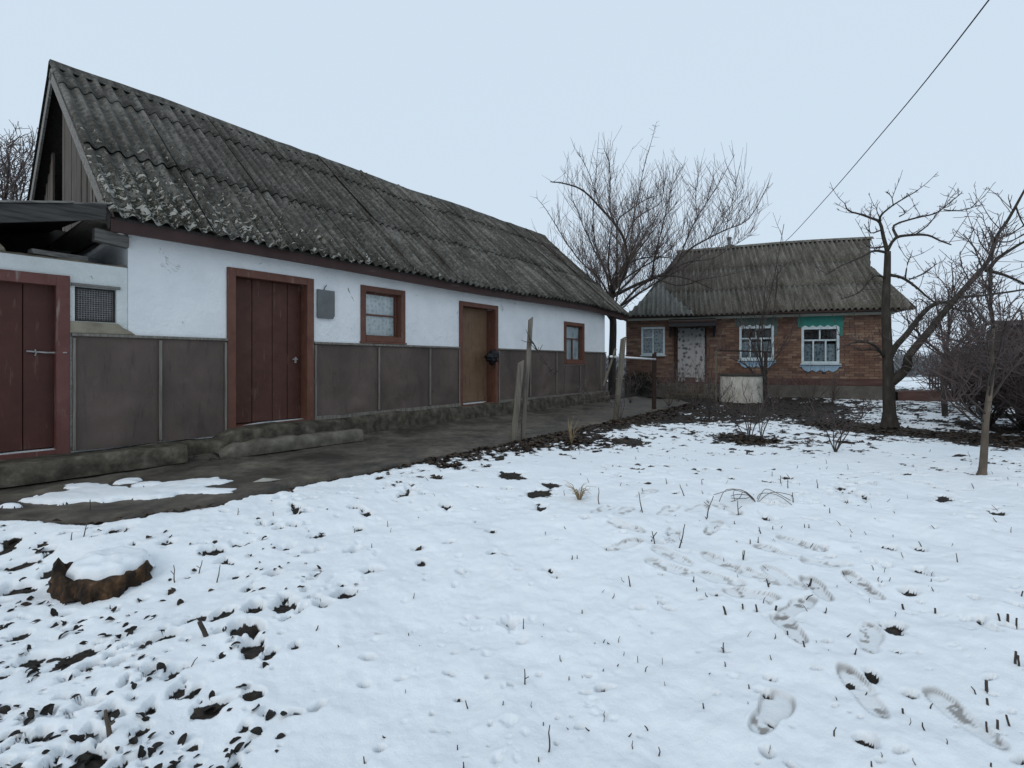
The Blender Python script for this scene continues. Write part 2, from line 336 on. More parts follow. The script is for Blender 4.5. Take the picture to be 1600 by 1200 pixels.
# ------------------------------------------------------------------ the snowy ground
def ell(px, py, rx, ry):
    c = gp(px, py); a = gp(px, py - ry); b_ = gp(px, py + ry); d = math.hypot(c.x, c.y)
    t = Vector((c.x, c.y)) / d; return c.x, c.y, t.x, t.y, abs(a.y - b_.y) / 2 * (d / c.y), rx * c.y / F
PATCH = [(1100,622,170,12,1.35),(1005,648,60,7,1.0),(955,660,50,6,.8),(870,683,50,7,.55),(1060,656,70,6,.95),(1150,684,62,7,.85),(1180,690,36,5,.6),
         (1265,650,80,8,.75),(1225,636,90,7,.95),(1385,672,80,6,1.15),(1470,681,100,7,1.0),(1560,692,60,7,.95),(1330,668,50,5,.8),(1120,645,60,6,.6),
         (820,703,60,7,.45),(905,690,60,7,.3),(720,727,50,5,.2),(640,748,40,4,.1),(1430,615,60,7,1.2),(1560,668,60,9,.7),(1300,690,40,4,.3),(905,775,14,3,.7)]
PATCH = [ell(*p[:4]) + (p[4],) for p in PATCH]
HOLES = [(1397,977,13,8),(1375,1056,12,7),(1355,1156,18,10),(1414,921,10,4),(1433,888,10,4),(1433,854,8,3),(537,927,14,7),(435,943,15,9),(592,890,13,4),(657,874,10,4),
 (449,855,9,4),(435,896,9,5),(504,945,10,4),(460,1006,8,8),(422,1017,11,9),(405,1083,12,9),(416,1105,9,7),(547,859,8,3),(558,825,6,2.5),(457,819,7,2.5),(435,823,8,3),(464,794,6,2.5),
 (572,801,7,3),(842,791,9,4),(845,769,16,5),(702,846,8,3),(768,828,6,3),(336,857,16,4),(255,843,10,3),(196,825,12,4),(369,896,12,5),(389,916,8,5),(305,961,20,6),(351,960,20,7),
 (397,949,10,8),(380,980,13,6),(250,996,22,6),(32,987,13,7),(24,917,16,9),(35,880,18,8),(7,857,14,7),(22,842,10,5),(69,845,9,5),(100,1022,32,13),(387,1012,14,14),(324,1102,16,9),
 (375,1124,11,7),(215,1135,12,8),(140,1180,22,16),(357,1182,9,10),(297,1182,10,6),(75,890,12,6),(150,1172,12,8),(180,1195,10,9),(60,1150,9,7),(800,743,16,4),(860,755,14,3),(985,690,16,3),
 (1470,775,8,3),(1560,800,7,3),(1300,870,7,2),(700,790,7,2),(660,770,6,2)]
HOLES = [ell(h[0], h[1], h[2]*1.2, h[3]*1.25) + (1.75,) for h in HOLES]
SPK = []
PRINTS = [(1206,1115,16,24,1),(1346,1075,-20,27,1),(1276,920,-14,14,1),(1346,913,-22,16,1),(1359,993,2,19,1),(1231,978,-17,19,1),(1244,946,18,8,1),(1504,1116,-33,26,1),(1174,927,-30,5,1),
 (1125,902,-18,5,.8),(1128,878,-30,15,1),(975,852,20,5,1),(978,824,-26,9,1),(1215,862,-28,6,1),(1252,850,-30,8,1),(1050,836,3,9,.9),(1115,824,8,7,.9),(942,795,12,5,.9),(975,799,10,6,.8),(1044,798,9,5,.9),
 (1131,792,-12,4,.9),(1047,886,-25,6,1),(1290,881,-28,2,.9),(1090,795,10,4,.8),(1010,770,8,3,.8),(1180,900,-20,8,.8),(1225,905,-18,10,.7),(1050,870,-24,9,.7)]
PR = []
for px, py, hx, hy, w in PRINTS:
    c = gp(px, py); h0 = gp(px - hx, py + hy); h1 = gp(px + hx, py - hy); PR.append((c.x, c.y, math.atan2(h1.x - h0.x, h1.y - h0.y), w * (1 if py > 905 else .85)))
def leaf_spots():
    r = random.Random(101); cand = []
    while len(cand) < 420:
        if r.random() < .84: px = r.uniform(-60, 1) + abs(r.gauss(0, 1))*210 if r.random() < .85 else r.uniform(0, 520); py = r.uniform(826, 1230)
        else: px = r.uniform(380, 760); py = r.uniform(770, 930)
        if 75 < px < 250 and 840 < py < 925: continue
        if px > 520-(py-820)*.25 and r.random() < .85: continue
        cand.append(gp(px, py))
    return cand
for x, y in ((195,350),(270,355),(350,355),(1005,352),(1155,360),(1505,437),(1560,447),(1565,640),(1415,760),(1425,830),(1445,950),(1545,935),(95,557),(440,1150)):
    c = gp(x/3.2+1100, y/3.2+842); HOLES.append((c.x, c.y, 0, 1, .012, .02, 1.3))
CAND = leaf_spots(); r = random.Random(102); SIZ = [r.uniform(.016, .03) if r.random() < .5 else r.uniform(.03, .055) for _ in CAND]
for c, z in zip(CAND, SIZ):
    a_ = -.6 + r.gauss(0, .5); q = r.uniform(.3, .75); HOLES.append((c.x, c.y, -math.sin(a_), math.cos(a_), z*q*r.uniform(1, 2.0), z*q, r.uniform(.65, 1.25)))
for _ in range(420):                                                 # small melt holes all over the yard
    px = r.uniform(-100, 1750); py = 690 + 560 * r.random() ** 1.7; c = gp(px, py); z = r.uniform(.006, .02) * (.6 + c.y * .22)
    HOLES.append((c.x, c.y, 0, 1, z*r.uniform(.7, 1.3), z*r.uniform(.8, 2.0), r.uniform(1.0, 1.7)))
def ground_fields(X, Y):
    g = gbase(X, Y); s, yl = tobarn(X, Y)
    warp = .10 * fbm(X * 5, Y * 5, 3)
    edge = pathedge(s) + .05 * fbm(s * 2.2, s * 0 + 3.1, 3) + .03 * fbm(s * 9, s * 0 + 1.1, 2)
    inpath = yl - edge                                       # > 0 over the path
    n_big = fbm(X * 1.1, Y * 1.1, 3); n_mid = fbm(X * 5.5 + 9, Y * 5.5, 3); n_fin = fbm(X * 17, Y * 17 + 4, 3)
    B = -1.0 + .22 * n_big + .40 * n_mid + .40 * n_fin + .41 * sstep(3.4, 5.2, Y) + .24 * sstep(5.4, 8.0, Y) - .4 * sstep(20, 30, Y)
    B = B + .0 * sstep(-.6, -1.6, X) * (1 - sstep(3.2, 4.2, Y))
    for cx, cy, tx, ty, rl, rt, w in PATCH:
        dl = ((X - cx) * tx + (Y - cy) * ty) / (rl + 1e-6); dt = (-(X - cx) * ty + (Y - cy) * tx) / rt
        B = B + w * .85 * np.exp(-(dl * dl + dt * dt))
    B = B + .75 * np.exp(-(np.minimum(inpath, 0) / .07) ** 2) + (.12 + .40 * sstep(.4, 2.0, s)) * np.exp(-(np.minimum(inpath, 0) / .8) ** 2)
    HM = 0 * X
    for cx, cy, tx, ty, rl, rt, am in HOLES:
        msk = (np.abs(X - cx) < 6 * (rl + rt)) & (np.abs(Y - cy) < 6 * (rl + rt))
        if not msk.any(): continue
        x = X[msk] - cx; y = Y[msk] - cy; wv = warp[msk] * .28
        r2 = ((x * tx + y * ty + wv) / rl) ** 2 + ((-x * ty + y * tx + wv) / rt) ** 2
        HM[msk] = np.maximum(HM[msk], am * np.exp(-r2 * .9))
    B = B + HM
    t = .038 * sstep(0, .55, -B) + .012 * n_big * sstep(.1, .5, -B)
    t = t + (.014 * fbm(X * 3.1 + 4, Y * 3.1, 3) + .008 * n_mid + .0035 * n_fin) * sstep(.05, .4, -B)
    thin = 1 - .72 * sstep(3.2, 6.5, Y); t = t * thin
    soil = 1 - sstep(.0, .10, -B)
    dirt = .0 * X
    dirt = dirt + .22 * sstep(.30, .08, -B)
    for cx, cy, a, w in PR:
        msk = (np.abs(X - cx) < .4) & (np.abs(Y - cy) < .4)
        if not msk.any(): continue
        x = X[msk] - cx; y = Y[msk] - cy; ca, sa = math.cos(a), math.sin(a)
        l = x * sa + y * ca; q = x * ca - y * sa
        q = q + .007 * fbm(X[msk] * 7, Y[msk] * 7 + 2, 2); l = l + .008 * fbm(X[msk] * 7 + 5, Y[msk] * 7, 2)
        half = .050 - .008 * np.exp(-((l + .03) / .04) ** 2) + .004 * np.tanh(l / .06)
        e = ((np.abs(l) / .148) ** 2.6 + (np.abs(q) / half) ** 2.6) ** (1 / 2.6)
        ins = 1 - sstep(.9, 1.04, e); rim = np.exp(-((e - 1.12) / .1) ** 2); line = np.exp(-((e - .96) / .085) ** 2)
        nz = fbm(X[msk] * 9, Y[msk] * 9, 2); sp_ = fbm(X[msk] * 24 + 3, Y[msk] * 24, 2)
        tread = .0006 * np.sin(l * 240) * ins
        t[msk] = t[msk] * (1 - .42 * w * ins) + .003 * w * rim + tread * w
        dirt[msk] = np.clip(dirt[msk] + w * (.13 * ins + .75 * line * sstep(-.6, .4, nz) + .8 * ins * sstep(.45, .7, sp_)), 0, 1)
    clod = (.016 + .012 * sstep(7, 11, Y)) * fbm(X * 13, Y * 13, 3) * soil + .014 * soil * (1 - thin)
    z = g + np.maximum(t, 0) + clod - .036 * thin
    down = sstep(.0, .10, inpath) * (s > -9) * (yl < 8.0)
    z = z - .16 * down
    soil = np.maximum(soil, sstep(-.07, -.01, inpath) * (s > -9) * (yl < 8.0))
    return z, np.clip(soil, 0, 1), np.clip(dirt, 0, 1)
nr, nc = 1120, 640
yy = .85 * (34 / .85) ** (np.linspace(0, 1, nr) ** .97)
rr = np.tan(np.linspace(-math.atan(1.6), math.atan(1.6), nc))
GX = yy[:, None] * rr[None, :]; GY = np.repeat(yy[:, None], nc, 1)
gz, gs, gd = ground_fields(GX, GY)
rim_ = np.minimum.reduce([np.arange(nc)[None, :] + 0 * GX, nc - 1 - np.arange(nc)[None, :] + 0 * GX, np.arange(nr)[:, None] + 0 * GX, nr - 1 - np.arange(nr)[:, None] + 0 * GX])
gz = gz - .25 * (rim_ < 1)
def grid_mesh(name, X, Y, Z, keep=None):
    r, c = X.shape; me = bpy.data.meshes.new(name); idx = np.arange(r * c).reshape(r, c)
    q = np.stack([idx[:-1, :-1], idx[:-1, 1:], idx[1:, 1:], idx[1:, :-1]], -1).reshape(-1, 4)
    if keep is not None: q = q[keep.reshape(-1)]
    used, inv = np.unique(q, return_inverse=True); q = inv.reshape(-1, 4)
    co = np.stack([X.ravel(), Y.ravel(), Z.ravel()], -1)[used]
    me.vertices.add(len(co)); me.vertices.foreach_set('co', co.ravel().astype(np.float32))
    me.loops.add(q.size); me.loops.foreach_set('vertex_index', q.ravel().astype(np.int32))
    me.polygons.add(len(q)); me.polygons.foreach_set('loop_start', np.arange(0, q.size, 4, dtype=np.int32)); me.polygons.foreach_set('loop_total', np.full(len(q), 4, np.int32))
    me.update(calc_edges=True); me.validate(); return me, used
me, used = grid_mesh('snowy_ground', GX, GY, gz)
for nm, arr in (('soil', gs), ('dirt', gd)):
    a = me.attributes.new(nm, 'FLOAT', 'POINT'); a.data.foreach_set('value', arr.ravel()[used].astype(np.float32))
GROUND = tag(link('snowy_ground', me, MAT['snow'], None, True), kind='structure')
# the far field: one sheet to the horizon, a little lower
R = np.concatenate([np.linspace(-2500, -70, 12), np.linspace(-60, 60, 41), np.linspace(70, 2500, 12)])
FX, FY = np.meshgrid(R, R); FZ = -.17 + .05 * fbm(FX * .05, FY * .05, 3) - .16 * (np.hypot(FX, FY) < 6)
me, used = grid_mesh('snow_field', FX, FY, FZ)
a = me.attributes.new('soil', 'FLOAT', 'POINT'); a.data.foreach_set('value', np.zeros(len(used), np.float32))
a = me.attributes.new('dirt', 'FLOAT', 'POINT'); a.data.foreach_set('value', np.zeros(len(used), np.float32))
tag(link('snow_field', me, MAT['snow'], None, True), kind='structure')
def gz_at(x, y): return float(ground_fields(np.array([[x]], float), np.array([[y]], float))[0][0, 0])

# ------------------------------------------------------------------ concrete path along the barn, snow left on it
ss = np.linspace(-8, 12, 420); tt = np.linspace(0, 1, 34)
S = np.repeat(ss[:, None], len(tt), 1); ed = pathedge(ss) + .05 * fbm(ss * 2.2, ss * 0 + 3.1, 3) + .03 * fbm(ss * 9, ss * 0 + 1.1, 2)
YL = ed[:, None] + (.05 - ed[:, None]) * tt[None, :]
PX = BO.x + BU.x * S + BV.x * YL; PY = BO.y + BU.y * S + BV.y * YL
PZ = .03 + .012 * fbm(PX * .9, PY * .9, 3) + .006 * fbm(PX * 6, PY * 6, 3) + .03 * sstep(-.5, -.1, YL)
PZ = PZ - .17 * (tt[None, :] < .001) - .012 * ((tt[None, :] > .001) & (tt[None, :] < .035))
me, _ = grid_mesh('path', PX, PY, PZ); PATH = tag(link('path', me, MAT['path'], None, True), kind='structure')
blobs = [(75,780,30,4),(110,776,45,7),(150,768,40,7),(190,772,50,9),(235,774,45,6),(290,758,45,6),(320,754,35,5),(340,768,26,4),(200,752,16,4),(230,757,20,3),(265,766,40,7),(15,791,14,2),(130,760,30,4),(300,767,40,5)]
bw_ = []
for bx, by, rx, ry in blobs:
    d = (CZ - .03) * F / (by - HZ); x = (bx - CX) / F * d; d1 = (CZ - .03) * F / (by - ry - HZ); bw_.append((x, d, rx * d / F, (d1 - d)))
gx, gy = np.meshgrid(np.arange(-5.2, -1.9, .014), np.arange(3.4, 5.2, .014))
tsn = -.42 + 0 * gx
for x, y, rx, ry in bw_: tsn = np.maximum(tsn, np.exp(-(((gx - x) / rx) ** 2 + ((gy - y) / ry) ** 2) * .8) - .42)
gs_, gl_ = tobarn(gx, gy); tsn = tsn + .16 * fbm(gs_ * 3.5, gl_ * 9, 3) + .13 * fbm(gs_ * 12, gl_ * 26, 3) - .03
hz_ = .036 + np.where(tsn > 0, .022 * np.sqrt(np.clip(tsn, 0, 1)), tsn * .35) + .003 * fbm(gx * 12, gy * 12, 2)
kp = (tsn[:-1, :-1] > -.2) & (tsn[1:, 1:] > -.2) & (tsn[:-1, 1:] > -.2) & (tsn[1:, :-1] > -.2)
me, _ = grid_mesh('snow_patch', gx, gy, hz_, kp)
tag(link('snow_patch', me, MAT['snow_plain'], None, True), 'thin patch of half melted snow lying on the dark path', 'snow', kind='stuff')

# ------------------------------------------------------------------ the barn
BARN = empty('barn', (BO.x, BO.y, 0), TH, 'long whitewashed barn with brown doors and steep mossy corrugated roof', 'barn')
def wall_open(name, x0, x1, z0, z1, opens, th, m, parent, y0=0.0, smooth=False):
    xs = sorted(set([x0, x1] + [o[0] for o in opens] + [o[1] for o in opens])); zs = sorted(set([z0, z1] + [o[2] for o in opens] + [o[3] for o in opens]))
    def solid(i, j):
        if not (0 <= i < len(xs) - 1 and 0 <= j < len(zs) - 1): return False
        cx = (xs[i] + xs[i+1]) / 2; cz = (zs[j] + zs[j+1]) / 2
        return not any(o[0] < cx < o[1] and o[2] < cz < o[3] for o in opens)
    mb = MB()
    for i in range(len(xs) - 1):
        for j in range(len(zs) - 1):
            if not solid(i, j): continue
            a, b_, c, d = xs[i], xs[i+1], zs[j], zs[j+1]
            mb.add([(a,y0,c),(b_,y0,c),(b_,y0,d),(a,y0,d)], [(0,1,2,3)]); mb.add([(a,y0+th,c),(b_,y0+th,c),(b_,y0+th,d),(a,y0+th,d)], [(3,2,1,0)])
            if not solid(i-1, j): mb.add([(a,y0,c),(a,y0,d),(a,y0+th,d),(a,y0+th,c)], [(0,1,2,3)])
            if not solid(i+1, j): mb.add([(b_,y0,c),(b_,y0+th,c),(b_,y0+th,d),(b_,y0,d)], [(0,1,2,3)])
            if not solid(i, j-1): mb.add([(a,y0,c),(a,y0+th,c),(b_,y0+th,c),(b_,y0,c)], [(0,1,2,3)])
            if not solid(i, j+1): mb.add([(a,y0,d),(b_,y0,d),(b_,y0+th,d),(a,y0+th,d)], [(0,1,2,3)])
    o = mb.build(name, m, parent); return o
S0 = bw(200)[0]; S1 = bw(945)[0]; WT = 2.50; BACK = 5.55
d1a = bw(354)[0]; d1b = bw(489)[0]; d1t = bw(354, 417)[1]; d1z = .33
d2a = bw(717)[0]; d2b = bw(777)[0]; d2t = bw(717, 470)[1]; d2z = .33
w1a = bw(563)[0]; w1b = bw(632)[0]; w1t = bw(563, 445)[1]; w1z = bw(563, 533)[1]
w2a = bw(881)[0]; w2b = bw(912)[0]; w2t = bw(881, 502)[1]; w2z = bw(881, 568)[1]
e = .05
opens = [(d1a+e, d1b-e, d1z, d1t-e), (d2a+e, d2b-e, d2z, d2t-e), (w1a+e, w1b-e, w1z+e, w1t-e), (w2a+e, w2b-e, w2z+e, w2t-e)]
wall_open('wall', S0, S1, .20, WT + .15, opens, .34, MAT['plaster'], BARN)
mb = MB(); mb.box(S0, S0+.3, .345, BACK, .1, 2.6); mb.box(S1-.3, S1, .345, BACK, .1, 2.6); mb.box(S0+.3, S1-.3, BACK-.3, BACK, .1, 2.6)
mb.build('rear_wall', MAT['plaster'], BARN)
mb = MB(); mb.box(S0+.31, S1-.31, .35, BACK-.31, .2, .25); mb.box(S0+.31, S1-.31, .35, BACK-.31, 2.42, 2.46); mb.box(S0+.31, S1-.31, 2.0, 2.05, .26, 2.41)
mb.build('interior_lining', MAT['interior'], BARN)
# foundation ledge with an uneven edge
mb = MB(); n = 90; xs = np.linspace(S0-1.9, S1+.05, n)
prof = []
for i, x in enumerate(xs):
    w = .13 + .025 * float(fbm(x*3, 1.0, 3)) + (.10 if d1a-.2 < x < d1b+.3 else 0); h = (.22 if x < d1a - .1 else .31) + .02 * float(fbm(x*2.3, 4.0, 3))
    prof.append([(x,.02,h+.01),(x,-w*.75,h),(x,-w,h-.035),(x,-w-.015,.15),(x,-w-.03,-.05)])
for p in prof: mb.V += p
for i in range(n-1):
    for j in range(4): a = i*5+j; mb.F.append((a, a+5, a+6, a+1))
mb.F.append((0,1,2,3,4)); mb.build('foundation', MAT['concrete'], BARN, True)

# frames, doors, windows
def casing(mb, a, b_, z0, z1, w, y0, y1, bottom=True):
    mb.box(a, a+w, y0, y1, z0, z1); mb.box(b_-w, b_, y0, y1, z0, z1); mb.box(a+w, b_-w, y0+.002, y1, z1-w, z1)
    if bottom: mb.box(a+w, b_-w, y0-.012, y1, z0, z0+w)
    return mb
def door(parent, a, b_, z0, z1, w, leafy, planks, mframe, mleaf, gap=.004):
    mb = casing(MB(), a, b_, z0-.05, z1, w, -.03, .06, False)
    mb.box(a+e+.003, a+w-.012, .061, leafy+.06, z0, z1-w); mb.box(b_-w+.012, b_-e-.003, .061, leafy+.06, z0, z1-w); mb.box(a+w, b_-w, .061, leafy+.06, z1-w+.012, z1-e-.003)
    mb.box(a+w-.01, b_-w+.01, -.02, leafy+.06, z0-.06, z0)
    d = mb.build('door', mframe, parent, False, .004, .002)
    x = a + w - .01; tot = sum(planks); W = b_ - a - 2*w + .02
    for k, q in enumerate(planks):
        x2 = x + W * q / tot; dy = rng.uniform(-.004, .004)
        MB().box(x+gap, x2-gap, leafy+dy, leafy+.035+dy, z0+.012, z1-w+.008).build('plank', mleaf, d, False, .004)
        x = x2
    return d
D1 = door(BARN, d1a, d1b, d1z, d1t, .10, .17, [.30,.28,.22,.2], MAT['frame_brown'], MAT['door_red'])
mb = MB(); hx = d1b-.17; mb.box(hx-.012, hx+.012, .155, .168, 1.12, 1.2); mb.tube([(hx,.16,1.17),(hx,.11,1.17),(hx-.07,.105,1.17)], .009, 6); mb.build('handle', MAT['steel'], D1)
D2 = door(BARN, d2a, d2b, d2z, d2t, .085, .22, [1], MAT['frame_brown'], MAT['door_ochre'])
def glass(x0, x1, y, z0, z1, parent):      # one sheet, a hair out of true
    t = rng.uniform(-.003, .003)
    return MB().add([(x0,y+t,z0),(x1,y-t,z0),(x1,y-t,z1),(x0,y+t,z1)], [(0,1,2,3)]).build('pane', MAT['glass'], parent)
def window(parent, a, b_, z0, z1, w, bars, mframe, glassy=.13, curtain='lace'):
    mb = casing(MB(), a, b_, z0, z1, w, -.028, .05); mb.box(a-.015, b_+.015, -.05, .02, z0-.03, z0-.002)
    mb.box(a+e+.003, a+w-.01, .051, .2, z0+e, z1-e-.004); mb.box(b_-w+.01, b_-e-.003, .051, .2, z0+e, z1-e-.004)
    mb.box(a+w-.01, b_-w+.01, .051, .2, z1-w+.01, z1-e-.005); mb.box(a+w-.01, b_-w+.01, .051, .2, z0+e+.004, z0+w-.01)
    win = mb.build('window', mframe, parent, False, .003, .0015)
    A, B_, Z0, Z1 = a+w-.008, b_-w+.008, z0+w-.008, z1-w+.008; f = .03
    mb = casing(MB(), A, B_, Z0, Z1, f, glassy-.02, glassy+.02)
    for kind, p, q0, q1 in bars:
        if kind == 'h': z = Z0+(Z1-Z0)*p; mb.box(A+f, B_-f, glassy-.018, glassy+.018, z-.013, z+.013)
        else: x = A+(B_-A)*p; mb.box(x-.013, x+.013, glassy-.017, glassy+.017, Z0+(Z1-Z0)*q0+f*.9, Z0+(Z1-Z0)*q1-(.013 if q1 < 1 else f*.9))
    mb.build('sash', mframe, win, False, .002)
    zs = [0] + sorted(p for k, p, _, _ in bars if k == 'h') + [1]
    for k in range(len(zs)-1):
        vs = [0] + sorted(p for kk, p, q0, q1 in bars if kk == 'v' and q0 <= zs[k]+.01 and q1 >= zs[k+1]-.01) + [1]
        for j in range(len(vs)-1):
            glass(A+(B_-A)*vs[j]+.012, A+(B_-A)*vs[j+1]-.012, glassy, Z0+(Z1-Z0)*zs[k]+.012, Z0+(Z1-Z0)*zs[k+1]-.012, win)
    if curtain:
        n = 40; xs = np.linspace(A, B_, n); mb = MB()
        for x in xs:
            y = glassy + .035 + .010 * math.sin((x-A)*55) + .006 * math.sin((x-A)*23+1); mb.V += [(x, y, Z0-.02), (x, y+.004, (Z0+Z1)/2), (x, y, Z1)]
        for i in range(n-1):
            for j in range(2): k = i*3+j; mb.F.append((k, k+3, k+4, k+1))
        mb.build('curtain', MAT[curtain], win, True)
    return win
window(BARN, w1a, w1b, w1z, w1t, .085, [('h', .5, 0, 1)], MAT['frame_brown'])
window(BARN, w2a, w2b, w2z, w2t, .085, [('h', .62, 0, 1), ('v', .52, 0, .62)], MAT['frame_brown'], .07, 'sky_on_glass')  # curtain added here to paint the sky's reflection behind the glass

# felt wainscot: each sheet between two battens
PT = 1.40
def felt(parent, a, b_, z0, z1):
    nx = max(6, int((b_-a)/.04)); nz = 30; X = np.linspace(a, b_, nx); Z = np.linspace(z0, z1, nz); x, z = np.meshgrid(X, Z)
    u = (x-a)/(b_-a); v = (z-z0)/(z1-z0)
    y = -.022 - .022 * np.sin(np.pi*u) * (1-v)**2 - .02 * np.abs(fbm(x*1.4, z*2.2, 3)) * np.sin(np.pi*u)**.5 * (1-v*.6) - .012 * np.sin(v*17 + 4*fbm(x*1.2, z*.4, 2)) * (1-v)**3 * np.sin(np.pi*u)
    me, _ = grid_mesh('felt_panel', x, y, z); o = link('felt_panel', me, MAT['felt'], parent, True); return o
def batten(parent, x, z0, z1, w=.028, y=-.05, th=.022, m='batten'):
    return MB().hexa([(x-w/2,y,z0),(x+w/2,y,z0),(x+w/2,y+th,z0),(x-w/2,y+th,z0),(x-w/2+rng.uniform(-.006,.006),y,z1),(x+w/2,y,z1),(x+w/2,y+th,z1),(x-w/2,y+th,z1)]).build('batten', MAT[m], parent, False, .003)
xl = bw(111)[0]
secs = [([xl, bw(249)[0], d1a-.005], .24), ([d1b+.005, bw(590)[0], bw(670)[0], d2a-.005], .36), ([d2b+.005, bw(827)[0], bw(868)[0], bw(905)[0], bw(937)[0], S1], .35)]
for xs, z0 in secs:
    hit = xs[0] < w2a < xs[-1]
    br = sorted(xs + ([w2a-.004, w2b+.004] if hit else []))
    under = lambda x: hit and w2a-.01 < x < w2b+.01
    for a, b_ in zip(br[:-1], br[1:]): felt(BARN, a+.004, b_-.004, z0, w2z-.045 if under((a+b_)/2) else PT)
    for x in xs[1:-1]: batten(BARN, x, z0+.02, w2z-.06 if under(x) else PT-.03)
    batten(BARN, xs[0]+.018, z0, PT-.03, .024); batten(BARN, xs[-1]-.018, z0, PT-.03, .024)
    for a, b_ in ([(xs[0], w2a-.02), (w2b+.02, xs[-1])] if hit else [(xs[0], xs[-1])]):
        MB().box(a, b_, -.055, -.001, PT-.012, PT+.018).build('top_rail', MAT['batten'], BARN, False, .003, .002)
    if z0 > .3: MB().box(xs[0], xs[-1], -.06, -.001, z0-.055, z0+.004).build('bottom_rail', MAT['batten'], BARN, False, .003, .002)

# roof
E_Y, E_Z, R_Y, R_Z = -.30, 2.62, 2.78, 5.31
RS0, RS1 = bw(172, 334, E_Y)[0], bw(985, 490, E_Y)[0]
SL = math.hypot(R_Y-E_Y, R_Z-E_Z); CA, SA = (R_Y-E_Y)/SL, (R_Z-E_Z)/SL
def roof_sag(s, d): return .012*math.sin((s+1)*.9) + .010*math.sin(s*1.9+1) * (d/SL) - .12 * max(0, (s-8.5)/2.4)**2 * (1-d/SL) - .03*math.sin(math.pi*(s-RS0)/(RS1-RS0))
def roof_pt(s, d, h): return (s, E_Y + d*CA - SA*h, E_Z + d*SA + CA*h + roof_sag(s, d))
ROOF = MB()
for sgn in (0, 1):
    n = 40
    for k, hh in ((0, -.075), (1, -.11)):
        pass
ns_ = 30; V = []
for i in range(ns_+1):
    s = RS0+.06 + (RS1-RS0-.12)*i/ns_
    a = roof_pt(s, .04, -.05); r_ = roof_pt(s, SL, -.06); V += [a, r_, (s, 2*R_Y-E_Y-.04, a[2]), (s, 2*R_Y-E_Y-.04, a[2]-.03), (s, R_Y, r_[2]-.05), (s, a[1], a[2]-.03)]
Fs = []
for i in range(ns_):
    for j in range(6): a = i*6+j; b_ = i*6+(j+1) % 6; Fs.append((a, b_, b_+6, a+6))
Fs += [(5,4,1,0), (4,3,2,1)]
k = ns_*6; Fs += [(k,k+1,k+4,k+5), (k+1,k+2,k+3,k+4)]
ROOFO = MB().add(V, Fs).build('roof', MAT['darkwood'], BARN)
def corr(parent, m, name, x0, x1, ylo, yhi, mapf, pitch=.146, amp=.03, th=.007, nper=8, ny=4):
    n = max(4, int(round((x1-x0)/pitch*nper))); xs = np.linspace(x0, x1, n+1); cols = []
    for x in xs:
        a, b_ = ylo(x), yhi(x)
        if b_-a < .015: cols.append(None); continue
        h = amp * math.cos(2*math.pi*x/pitch); cols.append([mapf(x, a+(b_-a)*j/ny, h) for j in range(ny+1)] + [mapf(x, a+(b_-a)*j/ny, h-th) for j in range(ny+1)])
    mb = MB(); w = 2*(ny+1); st = []
    for c in cols:
        if c is None: st.append(None)
        else: st.append(len(mb.V)); mb.V += c
    for i in range(n):
        p, q = st[i], st[i+1]
        if p is None or q is None: continue
        for j in range(ny): mb.F += [(p+j, q+j, q+j+1, p+j+1), (p+ny+1+j+1, q+ny+1+j+1, q+ny+1+j, p+ny+1+j)]
        mb.F += [(p, p+ny+1, q+ny+1, q), (p+ny, q+ny, q+2*ny+1, p+2*ny+1)]
        if i == 0 or st[i-1] is None:
            for j in range(ny): mb.F.append((p+j, p+j+1, p+ny+2+j, p+ny+1+j))
        if i == n-1 or st[i+2] is None:
            for j in range(ny): mb.F.append((q+j, q+ny+1+j, q+ny+2+j, q+j+1))
    if not mb.F: return None
    return mb.build(name, m, parent, True)
ncol = 12; cw = (RS1-RS0)/ncol
for c in range(ncol):
    for k, (da, db) in enumerate(((0, 1.66), (1.53, 3.40), (3.26, SL-.02))):
        x0 = RS0 + c*cw - (.06 if c else 0); x1 = RS0 + (c+1)*cw
        lift = rng.uniform(0, .006) + k*.004; jd = rng.uniform(-.025, .025); sk = rng.uniform(-.012, .012)
        edge = .012 + (.035 if c >= 4 else .010) * rng.uniform(.4, 1); ph = rng.uniform(0, 50)
        def mp(x, d, h, x0=x0, x1=x1, da=da, db=db, lift=lift, k=k, edge=edge):
            u = (x-x0)/(x1-x0); v = (d-da)/(db-da)
            return roof_pt(x, d, h + lift + .018*(1-v)*(k > 0) + edge*(1-u)**4 + .004*float(fbm(x*3, d*2, 2)))
        lo = lambda x, da=da, jd=jd, ph=ph, k=k: max(-.06, da + jd + .016*float(fbm(x*7+ph, ph, 3)) - (.03 if k == 0 else 0))
        hi = lambda x, db=db: db
        corr(ROOFO, MAT['slate'], 'roofing_sheet', x0 + sk*(c > 0), x1 + sk*(c < ncol-1), lo, hi, mp)
def back_pt(x, d, h): p = roof_pt(x, d, h); return (x, 2*R_Y - p[1], p[2])
for c in range(6):
    corr(ROOFO, MAT['slate'], 'roofing_sheet', RS0 + c*2*cw - (.06 if c else 0), RS0 + (c+1)*2*cw, lambda x: 0, lambda x: SL-.02, lambda x, d, h, c=c: back_pt(x, d, h + .003*c), nper=6, ny=3)
n = 46; mb = MB()
for i in range(n+1):
    s = RS0 + .005 + (RS1-RS0+.02)*i/n; z = roof_pt(s, SL, 0)[2]; j = .012*float(fbm(s*4, 2., 3)); step = .006*((i//4) % 2)
    mb.V += [(s, R_Y-.16, z-.105+j), (s, R_Y-.05, z+.03+j+step), (s, R_Y+.05, z+.03+j+step), (s, R_Y+.16, z-.105+j)]
for i in range(n):
    for j in range(3): a = i*4+j; mb.F.append((a, a+4, a+5, a+1))
